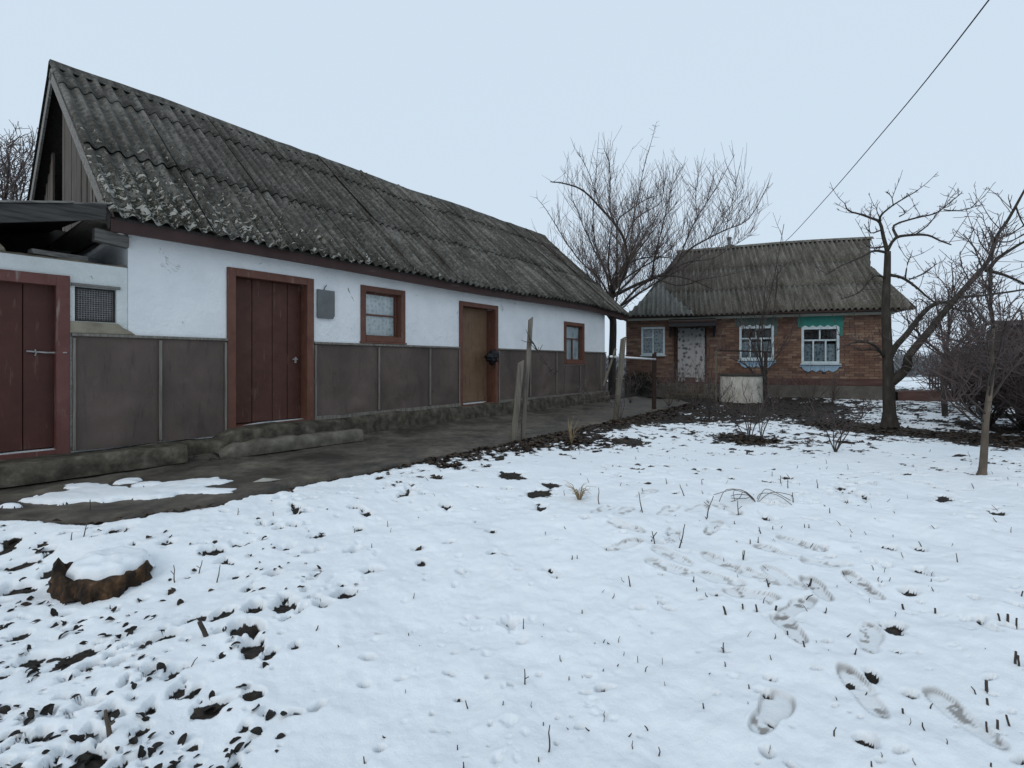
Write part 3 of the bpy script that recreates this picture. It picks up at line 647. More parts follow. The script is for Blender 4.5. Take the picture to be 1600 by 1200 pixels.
o = mb.build('ridge_cap', MAT['slate'], ROOFO); sm = o.modifiers.new('solid', 'SOLIDIFY'); sm.thickness = .012
# moss cushions low on the roof
mb = MB()
for i in range(1500):
    s = RS0 + abs(rng.gauss(0, 1)) * 1.9; d = abs(rng.gauss(.0, 1)) * .95
    if s > RS1 or d > 3: continue
    if float(fbm(s*2.2, d*2.2, 2)) < -.05: continue
    p = roof_pt(s, d, .024*math.cos(2*math.pi*s/.146)); r = rng.uniform(.008, .026)
    k = 5; vs = [(p[0] + r*rng.uniform(.7,1.3)*math.cos(6.283*j/k), p[1] - .01 + r*CA*math.sin(6.283*j/k), p[2] - .002 + r*SA*math.sin(6.283*j/k)) for j in range(k)] + [(p[0], p[1]-SA*r*.7, p[2]+CA*r*.7)]
    mb.add(vs, [(j, (j+1) % k, k) for j in range(k)])
tag(mb.build('moss', MAT['moss'], ROOFO, True), kind='stuff')
# fascia under the eave and soffit
mb = MB(); n = 24
for i in range(n+1):
    s = RS0 + .02 + (RS1-RS0-.04)*i/n; z = roof_pt(s, 0, 0)[2]; mb.V += [(s,-.235,z-.16),(s,-.20,z-.16),(s,-.20,z-.005),(s,-.235,z-.03)]
for i in range(n):
    for j in range(4): a = i*4+j; b_ = i*4+(j+1) % 4; mb.F.append((a, a+4, b_+4, b_))
mb.F += [(0,1,2,3), (n*4+3,n*4+2,n*4+1,n*4)]; mb.build('fascia', MAT['fascia'], BARN)
mb = MB()
for i in range(n+1):
    s = RS0 + .02 + (RS1-RS0-.04)*i/n; z = roof_pt(s, 0, 0)[2]; mb.V += [(s,-.199,z-.135),(s,.02,z-.11)]
for i in range(n): a = i*2; mb.F.append((a, a+1, a+3, a+2))
mb.build('soffit', MAT['fascia'], BARN)
# gable facing the camera: bargeboards, planks, open loft
def rake(side, s, t, wd, d0=.05, d1=SL, off=-.07):
    mb = MB()
    for k in (0, 1):
        pass
    f = (lambda d, h: roof_pt(s, d, h)) if side == 0 else (lambda d, h: back_pt(s, d, h))
    vs = []
    for x in (s, s+t):
        for d, h in ((d0, off), (d1, off), (d1, off-wd), (d0, off-wd)):
            p = f(d, h); vs.append((x, p[1], p[2]))
    return mb.hexa([vs[0], vs[1], vs[2], vs[3], vs[4], vs[5], vs[6], vs[7]])
rake(0, RS0+.02, .03, .13).build('bargeboard', MAT['greywoodx'], BARN, False, .003)
rake(1, RS0+.02, .03, .13).build('bargeboard', MAT['greywoodx'], BARN, False, .003)
GB = S0 - .06
gw = MB().box(GB, GB+.05, .36, 2*R_Y-.36, 2.61, 2.70).build('gable_wall', MAT['darkwood'], BARN)
y = .16
while y < 2*R_Y-.2:
    w = rng.uniform(.11, .16); c = y + w/2; top = R_Z - .22 - abs(c-R_Y)*(SA/CA) - w/2*(SA/CA)
    if top > 2.8 and not (2.9 < c < 3.5): MB().box(GB + rng.uniform(-.008, .008), GB+.022, y+.004, y+w-.004, 2.7, top).build('plank', MAT['gablewood'], gw)
    y += w
MB().box(GB-.045, GB-.01, .86, .93, 2.55, 3.42).build('batten', MAT['greywood'], gw, False, .003)
MB().box(GB-.045, GB-.01, 1.02, 1.06, 2.55, 3.4).build('batten', MAT['batten'], gw, False, .003)
MB().box(GB-.3, GB-.02, -.1, 1.9, 2.56, 2.59).build('ledge_board', MAT['greywood'], gw, False, .003)
mb = MB().prism([(S1-.06, -.02, 2.4), (S1-.06, 2*R_Y+.02, 2.4), (S1-.06, R_Y, R_Z-.25)], (.03, 0, 0)); mb.build('far_gable', MAT['darkwood'], BARN)

# things on the barn wall
a, b_ = bw(494)[0], bw(521)[0]; zt, zb = bw(494, 452)[1], bw(494, 497)[1]
MP = empty('metal_plate', frombarn((a+b_)/2, -.02, zb), TH, 'grey sheet metal plate hung on white wall beside the brown door', 'metal plate')
w = (b_-a)/2; h = zt-zb
mb = MB().prism([(-w,-.02,.02),(-w+.02,-.02,0),(w-.025,-.02,0),(w,-.02,.05),(w,-.02,h),(-w,-.02,h)], (0,.03,0)); mb.build('sheet', MAT['metal'], MP, False, .004)
MB().tube([(-.02,.01,h+.005),(-.01,.0,h+.045),(.015,.0,h+.075)], .006, 5).build('hook', MAT['rust'], MP)
# black cloth over the lock of the ochre door
lx, lz = bw(767, 558, -.02)
bm = bmesh.new(); bmesh.ops.create_icosphere(bm, subdivisions=4, radius=1)
for v in bm.verts:
    p = v.co; n = Vector((p.x*3.1, p.y*3.1, p.z*3.1)); q = 1 + .16*math.sin(n.x*2.3+n.z*1.7) + .1*math.sin(n.z*4.1+1.3) + .06*math.sin(n.x*7+n.y*5)
    w = 1.15 - .35*max(0, -p.z) - .2*max(0, p.z); v.co = Vector((p.x*.145*q*w + .06*max(0, p.z), p.y*.09*q - .01, p.z*.135*q))
me = bpy.data.meshes.new('cloth_bag'); bm.to_mesh(me); bm.free()
cb = link('cloth_bag', me, MAT['black'], None, True); cb.location = frombarn(lx-.03, -.06, lz); cb.rotation_euler = (0, 0, TH)
tag(cb, 'crumpled black cloth bag tied over the lock of the ochre door', 'cloth bag')

# ------------------------------------------------------------------ lean-to at the near end of the barn
LT = empty('lean_to', (BO.x, BO.y, 0), TH, 'low lean-to with dark red door and board roof at barn end', 'lean-to')
L0 = S0 - 3.2
ra, rb = bw(109)[0] - 1.25, bw(109)[0]; rt = bw(109, 432)[1]; rz = .27
va, vb = bw(117)[0], bw(182)[0]; vt, vz = bw(150, 450)[1], bw(150, 503)[1]
wall_open('wall', L0, S0-.003, .05, 2.14, [(ra+e, rb-e, rz, rt-e), (va, vb, vz, vt)], .3, MAT['plaster_old'], LT, .004)
mb = MB()       # ragged top course of the wall
n = 40
for i in range(n+1):
    s = L0 + (S0-.02-L0)*i/n; z = 2.141 + .02 + .018*float(fbm(s*5, 3.3, 3)); mb.V += [(s, .006, 2.13), (s, .03, z), (s, .29, z+.01), (s, .30, 2.13)]
for i in range(n):
    for j in range(3): a = i*4+j; mb.F.append((a, a+4, a+5, a+1))
mb.F.append((n*4, n*4+1, n*4+2, n*4+3)); mb.build('wall_top', MAT['clay'], LT, True)
mb = MB(); mb.box(L0, L0+.25, .31, 2.6, .05, 2.5); mb.box(L0+.25, S0-.01, 2.35, 2.6, .05, 2.9); mb.box(L0+.25, S0-.01, .31, 2.34, .1, .15)
mb.build('rear_wall', MAT['interior'], LT)
D0 = door(LT, ra, rb, rz, rt, .105, .10, [.3,.34,.34,.27], MAT['frame_red'], MAT['door_dark'], .003)
mb = MB(); z = bw(90, 551)[1]; mb.tube([(rb-.30,.085,z+.012),(rb-.16,.07,z),(rb-.03,-.045,z)], .008, 6); mb.tube([(rb-.24,.085,z+.03),(rb-.235,.06,z),(rb-.24,.085,z-.03)], .006, 5); mb.build('latch', MAT['steel'], D0)
vn = casing(MB(), va+.002, vb-.002, vz+.002, vt-.002, .018, .05, .09).build('vent', MAT['darkwood'], LT)
MB().box(va+.018, vb-.018, .068, .074, vz+.018, vt-.018).build('mesh_screen', MAT['mesh'], vn)
mb = MB()
for i in range(15): x = va+.02+(vb-va-.04)*i/14; mb.tube([(x,.062,vz+.02),(x,.062,vt-.02)], .0018, 4)
for i in range(15): z = vz+.02+(vt-vz-.04)*i/14; mb.tube([(va+.02,.059,z),(vb-.02,.059,z)], .0018, 4)
mb.build('wire_grid', MAT['steel'], vn)
MB().box(va-.03, vb+.03, -.025, .05, vt+.003, vt+.03).build('lintel', MAT['greywoodx'], LT, False, .003)
mb = MB()       # broken clay render under the vent
poly = [(bw(107)[0],0,PT+.02), (bw(211)[0],0,PT+.02), (bw(203)[0],0,PT+.06), (bw(192)[0],0,vz-.05), (bw(183)[0],0,vz-.005), (bw(107)[0],0,vz-.005)]
mb.prism([(x, -.028, z) for x, y, z in poly], (0,.03,0)); mb.build('clay_sill', MAT['clay'], LT, False, .008, .004)
# roof slab of boards, falling away from the barn
def lroof(name, s0, s1, y0, y1, zt0, zt1, th0, th1, m):
    return MB().hexa([(s0,y0,zt0-th0),(s1,y0,zt1-th1),(s1,y1,zt1-th1+(y1-y0)*.088),(s0,y1,zt0-th0+(y1-y0)*.088),(s0,y0,zt0),(s1,y0,zt1),(s1,y1,zt1+(y1-y0)*.088),(s0,y1,zt0+(y1-y0)*.088)]).build(name, m, LT, False, .006)
q0 = bw(0, 317, -.35); q1 = bw(166, 319, -.35)
sl = (q1[1]-q0[1])/(q1[0]-q0[0]); sL = L0-.4; zL = q1[1] + sl*(sL-q1[0])
lroof('fascia', sL, q1[0], -.35, -.315, zL, q1[1], .24, .155, MAT['darkwoodx'])
lroof('roof_deck', sL, q1[0]-.02, -.312, 2.5, zL-.03, q1[1]-.03, .05, .05, MAT['darkwood'])
lroof('roof_board', sL, q1[0]-.24, -.37, .0, zL+.022, q1[1]+.022-.24*sl, .02, .02, MAT['greywoodx'])
lroof('roof_board', q1[0]-.62, q1[0]+.05, -.25, .05, q1[1]+.03-.6*sl, q1[1]+.052, .022, .022, MAT['greywoodx'])
for i in range(5): lroof('roof_board', sL, q1[0]-.03-.04*i, .08+.46*i, .5+.46*i, zL+.03+.03*i, q1[1]+.01+.03*i, .022, .022, MAT['darkwoodx'])
ba = bw(147, 366, -.04)
MB().hexa([(ba[0],-.06,ba[1]-.06),(S0-.004,-.06,2.35),(S0-.004,.05,2.35),(ba[0],.05,ba[1]-.06),(ba[0],-.06,ba[1]+.07),(S0-.004,-.06,2.47),(S0-.004,.05,2.47),(ba[0],.05,ba[1]+.07)]).build('beam_end', MAT['greywoodx'], LT, False, .006)
for k, (s0, s1, yy0, z) in enumerate(((S0-.75, S0-.32, .08, 2.17), (S0-1.6, S0-1.15, .1, 2.17), (S0-2.1, S0-1.3, .2, 2.19))):
    MB().bar((s0, yy0, z+.03), (s1, yy0+.1, z+.03+.02*k), .1, .05).build('loose_plank', MAT['greywoodx'], LT, False, .004, .006)
mb = MB(); rock(mb, (S0-.98, .12, 2.2), .09, .08, .06, 3); mb.build('loose_brick', MAT['clay'], LT)

# ------------------------------------------------------------------ concrete beams, rubble, scraps on the path
def beam(name, s0, s1, y0a, y0b, wdt, h, m, label, seed, broken=False):
    n = 26; r = random.Random(seed); V = []; Fs = []
    c = frombarn(s0, y0a, 0); o_ = Vector((c.x, c.y, 0))
    for i in range(n+1):
        t = i/n; s = s0+(s1-s0)*t; y = y0a+(y0b-y0a)*t; q = .012*float(fbm(s*6+seed, 1.7, 3)); q2 = .012*float(fbm(s*6+seed, 9.7, 3))
        k = .45 + .55*min(1, t/.12) if broken else 1.0
        cap = .985 if i in (0, n) else 1
        hh = h*k*cap + q
        ring = [(y, .02), (y-.012, hh*.5+q2), (y+.004, hh-.03), (y+.03, hh), (y+wdt-.03, hh+q2), (y+wdt, hh-.03), (y+wdt+.01, .02)]
        for yy_, z in ring:
            p = frombarn(s, yy_ + q*.8, z); V.append((p.x-o_.x, p.y-o_.y, z))
    for i in range(n):
        for j in range(6): a = i*7+j; Fs.append((a, a+7, a+8, a+1))
    Fs += [tuple(range(6, -1, -1)), tuple(n*7+j for j in range(7))]
    o = MB().add([(x, y, z) for x, y, z in V], Fs).build(name, m, None, True); o.location = (o_.x, o_.y, .025)
    return tag(o, label, 'concrete beam')
beam('concrete_beam', S0-2.2, bw(290, 690, -.42)[0], -.47, -.47, .33, .21, MAT['concrete'], 'dark concrete step beam lying below the dark red door', 5)
beam('concrete_beam', bw(345, 690, -.62)[0], bw(566, 680, -.66)[0], -.60, -.68, .2, .18, MAT['concrete_light'], 'pale concrete beam lying on path before the plank brown door', 8, True)
for k, (px, py, sz) in enumerate(((300,703,.05),(318,708,.075),(333,700,.065),(352,691,.045),(305,716,.03),(326,719,.03))):
    d = (CZ-.04)*F/(py-HZ); p = P(px, py, d); mb = MB(); rock(mb, (0,0,0), sz*1.2, sz*.9, sz*.8, 20+k)
    o = mb.build('rubble_stone', MAT['clay'] if k in (1, 2) else MAT['concrete'], None); o.location = (p.x, p.y, p.z+sz*.4); o.rotation_euler = (0, 0, k*1.1)
    tag(o, 'small rubble stone lying between the two concrete beams', 'stone', 'rubble between the beams')
d = (CZ-.035)*F/(752-HZ); p = P(416, 752, d)
mb = MB().add([(-.09,-.05,.004),(.06,-.03,.012),(.11,.04,.006),(-.05,.05,.016),(-.09,-.05,-.002),(.06,-.03,.004),(.11,.04,0),(-.05,.05,.01)], [(0,1,2,3),(7,6,5,4),(0,4,5,1),(1,5,6,2),(2,6,7,3),(3,7,4,0)])
o = mb.build('slate_scrap', MAT['wellwhite'], None); o.location = (p.x, p.y, p.z+.004); tag(o, 'flat pale scrap lying on the dark path near snow edge', 'scrap')

# ------------------------------------------------------------------ brick house
HL = Vector((178/F*17.5, 17.5)); HR = Vector((593/F*15, 15.0)); HLEN = (HR-HL).length
HU = (HR-HL)/HLEN; HV = Vector((-HU.y, HU.x)); HTH = math.atan2(HU.y, HU.x)
def hw(px, py=HZ, yl=0.0):
    o = HL + HV*yl; r = (px-CX)/F; s = (r*o.y-o.x)/(HU.x-r*HU.y); Y = o.y+s*HU.y; return s, CZ+(HZ-py)/F*Y
HOUSE = empty('brick_house', (HL.x, HL.y, 0), HTH, 'single storey orange brick house with pale blue windows and grey corrugated roof', 'house')
HW_T = 2.72
hwin = []
for pa, pb, pt, pb2 in ((1003,1038,512,554), (1156,1208,511,561), (1253,1310,512,567)):
    a = hw(pa)[0]; b_ = hw(pb)[0]; hwin.append((a, b_, hw((pa+pb)/2, pb2)[1], hw((pa+pb)/2, pt)[1]))
dr = (hw(1059)[0], hw(1102)[0], .47, hw(1080, 513)[1])
PL = hw(1250, 591)[1]
hop = hwin + [dr]
wall_open('wall', .02, HLEN-.02, -.05, HW_T+.12, hop, .3, MAT['mortar'], HOUSE, .03)
mb = MB(); mb.box(.02,.32,.335,6.2,-.05,HW_T); mb.box(HLEN-.32,HLEN-.02,.335,6.2,-.05,HW_T); mb.box(.33,HLEN-.33,5.9,6.2,-.05,HW_T); mb.build('rear_wall', MAT['mortar'], HOUSE)
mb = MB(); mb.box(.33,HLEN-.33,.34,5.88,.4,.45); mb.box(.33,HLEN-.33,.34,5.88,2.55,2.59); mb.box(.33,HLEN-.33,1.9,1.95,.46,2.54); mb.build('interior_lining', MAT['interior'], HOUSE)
bl, bh, bj = .25, .068, .012; V = []; Fs = []; RN = []
z = PL; row = 0
def brick(a, b_, y0, y1, z0, z1):
    n = len(V); y0 += rng.uniform(-.003, .003)
    V.extend([(a,y0,z0),(b_,y0,z0),(b_,y1,z0),(a,y1,z0),(a,y0,z1),(b_,y0,z1),(b_,y1,z1),(a,y1,z1)])
    Fs.extend([(n,n+3,n+2,n+1),(n+4,n+5,n+6,n+7),(n,n+1,n+5,n+4),(n+1,n+2,n+6,n+5),(n+3,n,n+4,n+7)]); r = rng.random(); RN.extend([r]*8)
while z + bh < HW_T:
    x = -(bl/2 if row % 2 else 0)
    while x < HLEN:
        a = max(x, 0); b_ = min(x+bl, HLEN)
        spans = [(a, b_)]
        for o in hop:
            if o[2]-.01 < z+bh/2 < o[3]+.01:
                ns = []
                for p, q in spans:
                    if q <= o[0] or p >= o[1]: ns.append((p, q))
                    else:
                        if p < o[0]: ns.append((p, o[0]))
                        if q > o[1]: ns.append((o[1], q))
                spans = ns
        for p, q in spans:
            if q-p > .03: brick(p, q, .0, .05, z, z+bh)
        x += bl + bj
    z += bh + bj; row += 1
# corner return, right-hand side wall
mbk = MB().add(V, Fs); bo = mbk.build('brick', MAT['brick'], HOUSE); a = bo.data.attributes.new('rnd', 'FLOAT', 'POINT'); a.data.foreach_set('value', np.array(RN, np.float32)); tag(bo, kind='stuff')
V = []; Fs = []; RN = []; z = PL; row = 0
while z + bh < HW_T:
    y = .06 - (bl/2 if row % 2 else 0)
    while y < 6.1:
        n = len(V); y0, y1 = max(y, .06), y+bl
        V += [(HLEN-.03,y0,z),(HLEN+.0,y0,z),(HLEN,y1,z),(HLEN-.03,y1,z),(HLEN-.03,y0,z+bh),(HLEN,y0,z+bh),(HLEN,y1,z+bh),(HLEN-.03,y1,z+bh)]
        Fs += [(n,n+3,n+2,n+1),(n+4,n+5,n+6,n+7),(n,n+1,n+5,n+4),(n+1,n+2,n+6,n+5),(n+2,n+3,n+7,n+6),(n+3,n,n+4,n+7)]; RN += [rng.random()]*8; y += bl+bj
    z += bh+bj; row += 1
bo = MB().add(V, Fs).build('brick', MAT['brick'], HOUSE); a = bo.data.attributes.new('rnd', 'FLOAT', 'POINT'); a.data.foreach_set('value', np.array(RN, np.float32)); tag(bo, kind='stuff')
xm = hw(1290)[0]
MB().box(-.02, HLEN+.02, -.06, .028, PL-.22, PL).build('plinth', MAT['plinth_red'], HOUSE, False, .01)
MB().box(-.04, HLEN+.04, -.10, .027, -.08, PL-.222).build('plinth', MAT['plinth_grey'], HOUSE, False, .01)
MB().box(-.05, HLEN+.06, -.06, .02, HW_T-.12, HW_T+.02).build('cornice', MAT['cornice'], HOUSE, False, .006)
MB().box(-.3, HLEN+.4, -.4, -.061, HW_T+.0, HW_T+.03).build('soffit', MAT['fascia'], HOUSE)
def hwindow(o, kind):
    a, b_, z0, z1 = o; f = .07
    mb = casing(MB(), a-.02, b_+.02, z0-.02, z1+.02, f, -.035, .06); mb.box(a-.06, b_+.06, -.08, .02, z0-.06, z0-.022)
    w = mb.build('window', MAT['blue'], HOUSE, False, .004)
    A, B_, Z0, Z1 = a+f-.02, b_-f+.02, z0+f-.02, z1-f+.02
    mb = MB(); mid = (A+B_)/2; zt = Z0+(Z1-Z0)*.66
    if kind == 0: mb.box(mid-.022, mid+.022, .02, .07, Z0, Z1); mb.box(A, mid-.022, .022, .07, zt-.02, zt+.02); panes = [(A,mid,Z0,zt),(A,mid,zt,Z1),(mid,B_,Z0,Z1)]
    else:
        mb.box(A, B_, .022, .07, zt-.024, zt+.024); mb.box(mid-.02, mid+.02, .02, .07, zt+.024, Z1)
        q1, q2 = A+(B_-A)*.3, A+(B_-A)*.68
        for q in (q1, q2): mb.box(q-.022, q+.022, .02, .07, Z0, zt-.024)
        panes = [(A,mid,zt,Z1),(mid,B_,zt,Z1),(A,q1,Z0,zt),(q1,q2,Z0,zt),(q2,B_,Z0,zt)]
    mb.build('sash', MAT['blue'], w, False, .003)
    for p in panes: glass(p[0]+.01, p[1]-.01, .046, p[2]+.01, p[3]-.01, w)
    n = 30; mb = MB()
    for x in np.linspace(A, B_, n):
        y = .16+.02*math.sin(x*40); mb.V += [(x,y,Z0),(x,y,Z0+(Z1-Z0)*(1 if kind == 0 else .55))]
    for i in range(n-1): k = i*2; mb.F.append((k, k+2, k+3, k+1))
    mb.build('curtain', MAT['lace_blue'], w, True)
    return w
hwindow(hwin[0], 0); W1 = hwindow(hwin[1], 1); W2 = hwindow(hwin[2], 1)
for o, m, W in ((hwin[1], 'teal_dull', W1), (hwin[2], 'teal', W2)):
    a, b_, z0, z1 = o
    MB().box(a-.12, b_+.12, -.016, -.002, z1+.03, HW_T-.122).build('head_panel', MAT[m], W)
    MB().box(b_+.03, b_+.11, -.014, -.002, z1-.28, z1+.025).build('side_panel', MAT[m], W)
    for k in range(5):
        x = a-.02+(b_-a+.04)*k/5; w = (b_-a+.04)/5
        MB().prism([(x+.01,-.02,z1+.022),(x+w-.01,-.02,z1+.022),(x+w*.5,-.02,z1+.075)], (0,-.02,0)).build('carved_tooth', MAT['blue'], W)
    MB().box(a-.08, b_+.08, -.05, -.002, z0-.12, z0-.085).build('apron_rail', MAT['bluedeco'], W)
    poly = [(a-.02,-.02,z0-.125),(b_+.02,-.02,z0-.125),(b_-.03,-.02,z0-.2)]
    n = 9
    for k in range(n): poly.append((b_-.05-(b_-a-.1)*k/(n-1), -.02, z0-(.29 if k % 2 else .23)))
    poly.append((a+.03,-.02,z0-.2)); MB().prism(poly, (0,-.02,0)).build('carved_apron', MAT['bluedeco'], W)
MB().box(hw(1284)[0], hw(1290)[0], -.01, -.002, PL+.14, PL+.22).build('vent_hole', MAT['black'], HOUSE)
# door, curtain, porch hood, steps
a, b_, z0, z1 = dr
mb = casing(MB(), a-.03, b_+.03, z0-.02, z1+.03, .06, -.04, .08, False); DR = mb.build('door', MAT['rust'], HOUSE, False, .004)
MB().box(a+.03, b_-.03, .2, .24, z0, z1).build('leaf', MAT['door_red'], DR)
n = 60; mb = MB()
for x in np.linspace(a+.0, b_+.0, n):
    for j in range(6): v = j/5; mb.V.append((x, -.055-.02*math.sin(x*30+v)*(1-.5*v)-.02*math.sin(x*11), z0+.01+(z1-z0)*v))
for i in range(n-1):
    for j in range(5): k = i*6+j; mb.F.append((k, k+6, k+7, k+1))
mb.build('door_curtain', MAT['floral'], DR, True)['label'] = 'floral patterned curtain hanging over the doorway'
PO = MB().hexa([(a-.3,-.95,z1+.13),(b_+.3,-.95,z1+.13),(b_+.3,-.0,z1+.26),(a-.3,-.0,z1+.26),(a-.3,-.95,z1+.19),(b_+.3,-.95,z1+.19),(b_+.3,-.0,z1+.33),(a-.3,-.0,z1+.33)]).build('porch_hood', MAT['rust'], HOUSE, False, .006)
for x in (a-.28, b_+.25): MB().prism([(x,-.04,z1+.25),(x,-.9,z1+.13),(x,-.75,z1+.0),(x,-.04,z1-.3)], (.04,0,0)).build('bracket', MAT['navy'], PO)
MB().box(a-.28, b_+.28, -.94, -.90, z1+.0, z1+.12).build('valance', MAT['black'], PO, False, .004)
MB().box(a-.13, a-.06, -.13, -.07, z0-.2, z1+.1).build('post', MAT['rust'], PO)
for k in range(3): MB().box(a-.3-.04*k, b_+.3+.04*k, -.7-.3*k, -.105-.0*k if k == 0 else -.7-.3*(k-1)-.002, -.06, .42-.15*k).build('step', MAT['concrete'], HOUSE, False, .015, .006)

# roof with gablets
HE_Y, HE_Z, HR_Y, HR_Z = -.5, 2.74, 3.2, 5.67
HSL = math.hypot(HR_Y-HE_Y, HR_Z-HE_Z); HCA, HSA = (HR_Y-HE_Y)/HSL, (HR_Z-HE_Z)/HSL
def hroof(x, d, h): return (x, HE_Y+d*HCA-HSA*h, HE_Z+d*HSA+HCA*h-.03*math.sin(x*.8))
def hback(x, d, h): p = hroof(x, d, h); return (x, 2*HR_Y-p[1], p[2])
def on_front(px, py):      # ray through the pixel meets the front slope: x, d
    r = (px-CX)/F; k = (HZ-py)/F
    # X = HL.x + HU.x x + HV.x y ; Y = HL.y + HU.y x + HV.y y ; z = HE_Z + (y-HE_Y)*HSA/HCA
    A = np.array([[HU.x-r*HU.y, HV.x-r*HV.y], [-k*HU.y, HSA/HCA-k*HV.y]]); B = np.array([r*HL.y-HL.x, CZ+k*HL.y-HE_Z+HE_Y*HSA/HCA])
    x, y = np.linalg.solve(A, B); return x, (y-HE_Y)/HCA
RP = [on_front(1360,371), on_front(1360,416), on_front(1435,486)]; RP[0] = (RP[0][0], HSL); RP[2] = (RP[2][0], -.02)
LP = [on_front(1060,396), on_front(1046,428), on_front(1030,444), on_front(1081,490)]; LP[0] = (LP[0][0], HSL); LP[3] = (LP[3][0], -.02)
xr = lambda d: np.interp(d, [RP[2][1], RP[1][1], HSL], [RP[2][0], RP[1][0], RP[0][0]])
xl_ = lambda d: np.interp(d, [LP[3][1], LP[2][1], LP[1][1], HSL], [LP[3][0], LP[2][0], LP[1][0], LP[0][0]])
dd = np.linspace(-.02, HSL, 400); XR = xr(dd); XL = xl_(dd)
def dlo(x):
    ok = dd[(XL <= x) & (x <= XR) & ((dd <= RP[1][1]) | (x <= RP[1][0]))]; return (ok.min(), ok.max()) if len(ok) else (1, 0)
HROOF = MB().add([(.1,HE_Y+.1,HE_Z-.06),(HLEN+.2,HE_Y+.1,HE_Z-.06),(RP[1][0]-.1,HR_Y,HR_Z-.14),(LP[1][0]+.3,HR_Y,HR_Z-.14),(.1,2*HR_Y-HE_Y-.1,HE_Z-.06),(HLEN+.2,2*HR_Y-HE_Y-.1,HE_Z-.06)],
        [(0,1,2,3),(5,4,3,2),(0,3,4),(1,5,2),(0,4,5,1)]).build('roof', MAT['darkwood'], HOUSE)
x0h, x1h = min(XL), max(XR); nco = 9; cwh = (x1h-x0h)/nco
for c in range(nco):
    for k, (da, db) in enumerate(((-.02, 1.6), (1.48, 3.1), (2.98, HSL))):
        xa = x0h+c*cwh-(.05 if c else 0); xb = x0h+(c+1)*cwh; lift = rng.uniform(0, .006)+.004*k; ed_ = rng.uniform(.004, .014)
        corr(HROOF, MAT['slate_house'], 'roofing_sheet', xa, xb, lambda x, da=da: max(da, dlo(x)[0]), lambda x, db=db: min(db, dlo(x)[1]),
             lambda x, d, h, k=k, da=da, db=db, lift=lift, xa=xa, xb=xb, ed_=ed_: hroof(x, d, h+lift+.007*(1-(d-da)/(db-da))*(k > 0)+ed_*(1-(x-xa)/(xb-xa))**4), .155, .043, .008, 8, 3)
corr(HROOF, MAT['slate_house'], 'roofing_sheet', RP[1][0]-.04, RP[0][0], lambda x: RP[1][1]+max(0, x-RP[1][0])/(RP[0][0]-RP[1][0])*(HSL-RP[1][1]), lambda x: HSL, lambda x, d, h: hroof(x, d, h+.012), .155, .043, .008, 8, 3)
# rear slope, hips and gablets, pale porch slope
corr(HROOF, MAT['slate_house'], 'roofing_sheet', .2, HLEN, lambda x: 0, lambda x: HSL*min(1, .2+.8*min((x-.1)/1.8, (HLEN+.45-x)/.5)), hback, .155, .027, .008, 4, 3)
def plane_corr(p0, p1, q0, q1, m, name):      # corrugated sheet between bottom edge p0-p1 and top edge q0-q1
    p0, p1, q0, q1 = map(Vector, (p0, p1, q0, q1)); nrm = (p1-p0).cross(((q0+q1)/2-p0)).normalized()
    if nrm.z < 0: nrm = -nrm
    ln = (p1-p0).length
    return corr(HROOF, m, name, 0, ln, lambda x: 0, lambda x: 1, lambda x, d, h: tuple((p0+(p1-p0)*(x/ln))*(1-d)+(q0+(q1-q0)*(x/ln))*d+nrm*h), .155, .027, .008, 8, 3)
gR = hroof(RP[1][0], RP[1][1], 0); eR = hroof(RP[2][0], -.02, 0)
plane_corr(eR, (eR[0], 2*HR_Y-eR[1], eR[2]), gR, (gR[0], 2*HR_Y-gR[1], gR[2]), MAT['slate_house'], 'hip_sheet')
tR = hroof(RP[0][0], HSL, 0); MB().prism([(gR[0]-.05, gR[1]+.05, gR[2]-.05), (gR[0]-.05, 2*HR_Y-gR[1]-.05, gR[2]-.05), (gR[0]-.05, HR_Y, HR_Z-.1)], (.03,0,0)).build('gablet', MAT['darkwood'], HROOF)
gL = hroof(LP[1][0], LP[1][1], 0); a_ = hroof(LP[2][0], LP[2][1], 0)
eL = (hw(979, 490, HE_Y)[0], HE_Y, HE_Z)
plane_corr((eL[0], 2*HR_Y-HE_Y, HE_Z), eL, (gL[0], 2*HR_Y-gL[1], gL[2]), a_, MAT['slate_house'], 'hip_sheet')
MB().prism([(gL[0]+.06, gL[1]+.05, gL[2]-.05), (gL[0]+.06, 2*HR_Y-gL[1]-.05, gL[2]-.05), (gL[0]+.06, HR_Y, HR_Z-.1)], (-.03,0,0)).build('gablet', MAT['darkwood'], HROOF)
c3 = hroof(LP[3][0], -.02, .02)
dA = LP[2][1]
corr(HROOF, MAT['slate_light'], 'porch_sheet', eL[0], c3[0]+.06, lambda x: -.06, lambda x: dA*min((x-eL[0])/(LP[2][0]-eL[0]), (c3[0]+.06-x)/(c3[0]+.06-LP[2][0])),
     lambda x, d, h: hroof(x, d, h+.055), .155, .043, .008, 8, 3)
n = 30; mb = MB()
for i in range(n+1):
    x = LP[0][0]-.05+(RP[0][0]-LP[0][0]+.12)*i/n; z = hroof(x, HSL, 0)[2]; mb.V += [(x,HR_Y-.15,z-.06),(x,HR_Y,z+.05),(x,HR_Y+.15,z-.06)]
for i in range(n):
    for j in range(2): q = i*3+j; mb.F.append((q, q+3, q+4, q+1))
o = mb.build('ridge_cap', MAT['slate_house'], HROOF); sm = o.modifiers.new('solid', 'SOLIDIFY'); sm.thickness = .012
MB().box(eL[0]+.02, eR[0]-.02, HE_Y+.06, HE_Y+.09, HE_Z-.06, HE_Z+.0).build('fascia', MAT['fascia'], HOUSE)
cx_ = on_front(1140, 384); CH = MB().tube([(cx_[0],HR_Y+.25,HR_Z-.5),(cx_[0],HR_Y+.25,HR_Z+.12)], .17, 10).build('chimney', MAT['concrete_light'], HROOF)
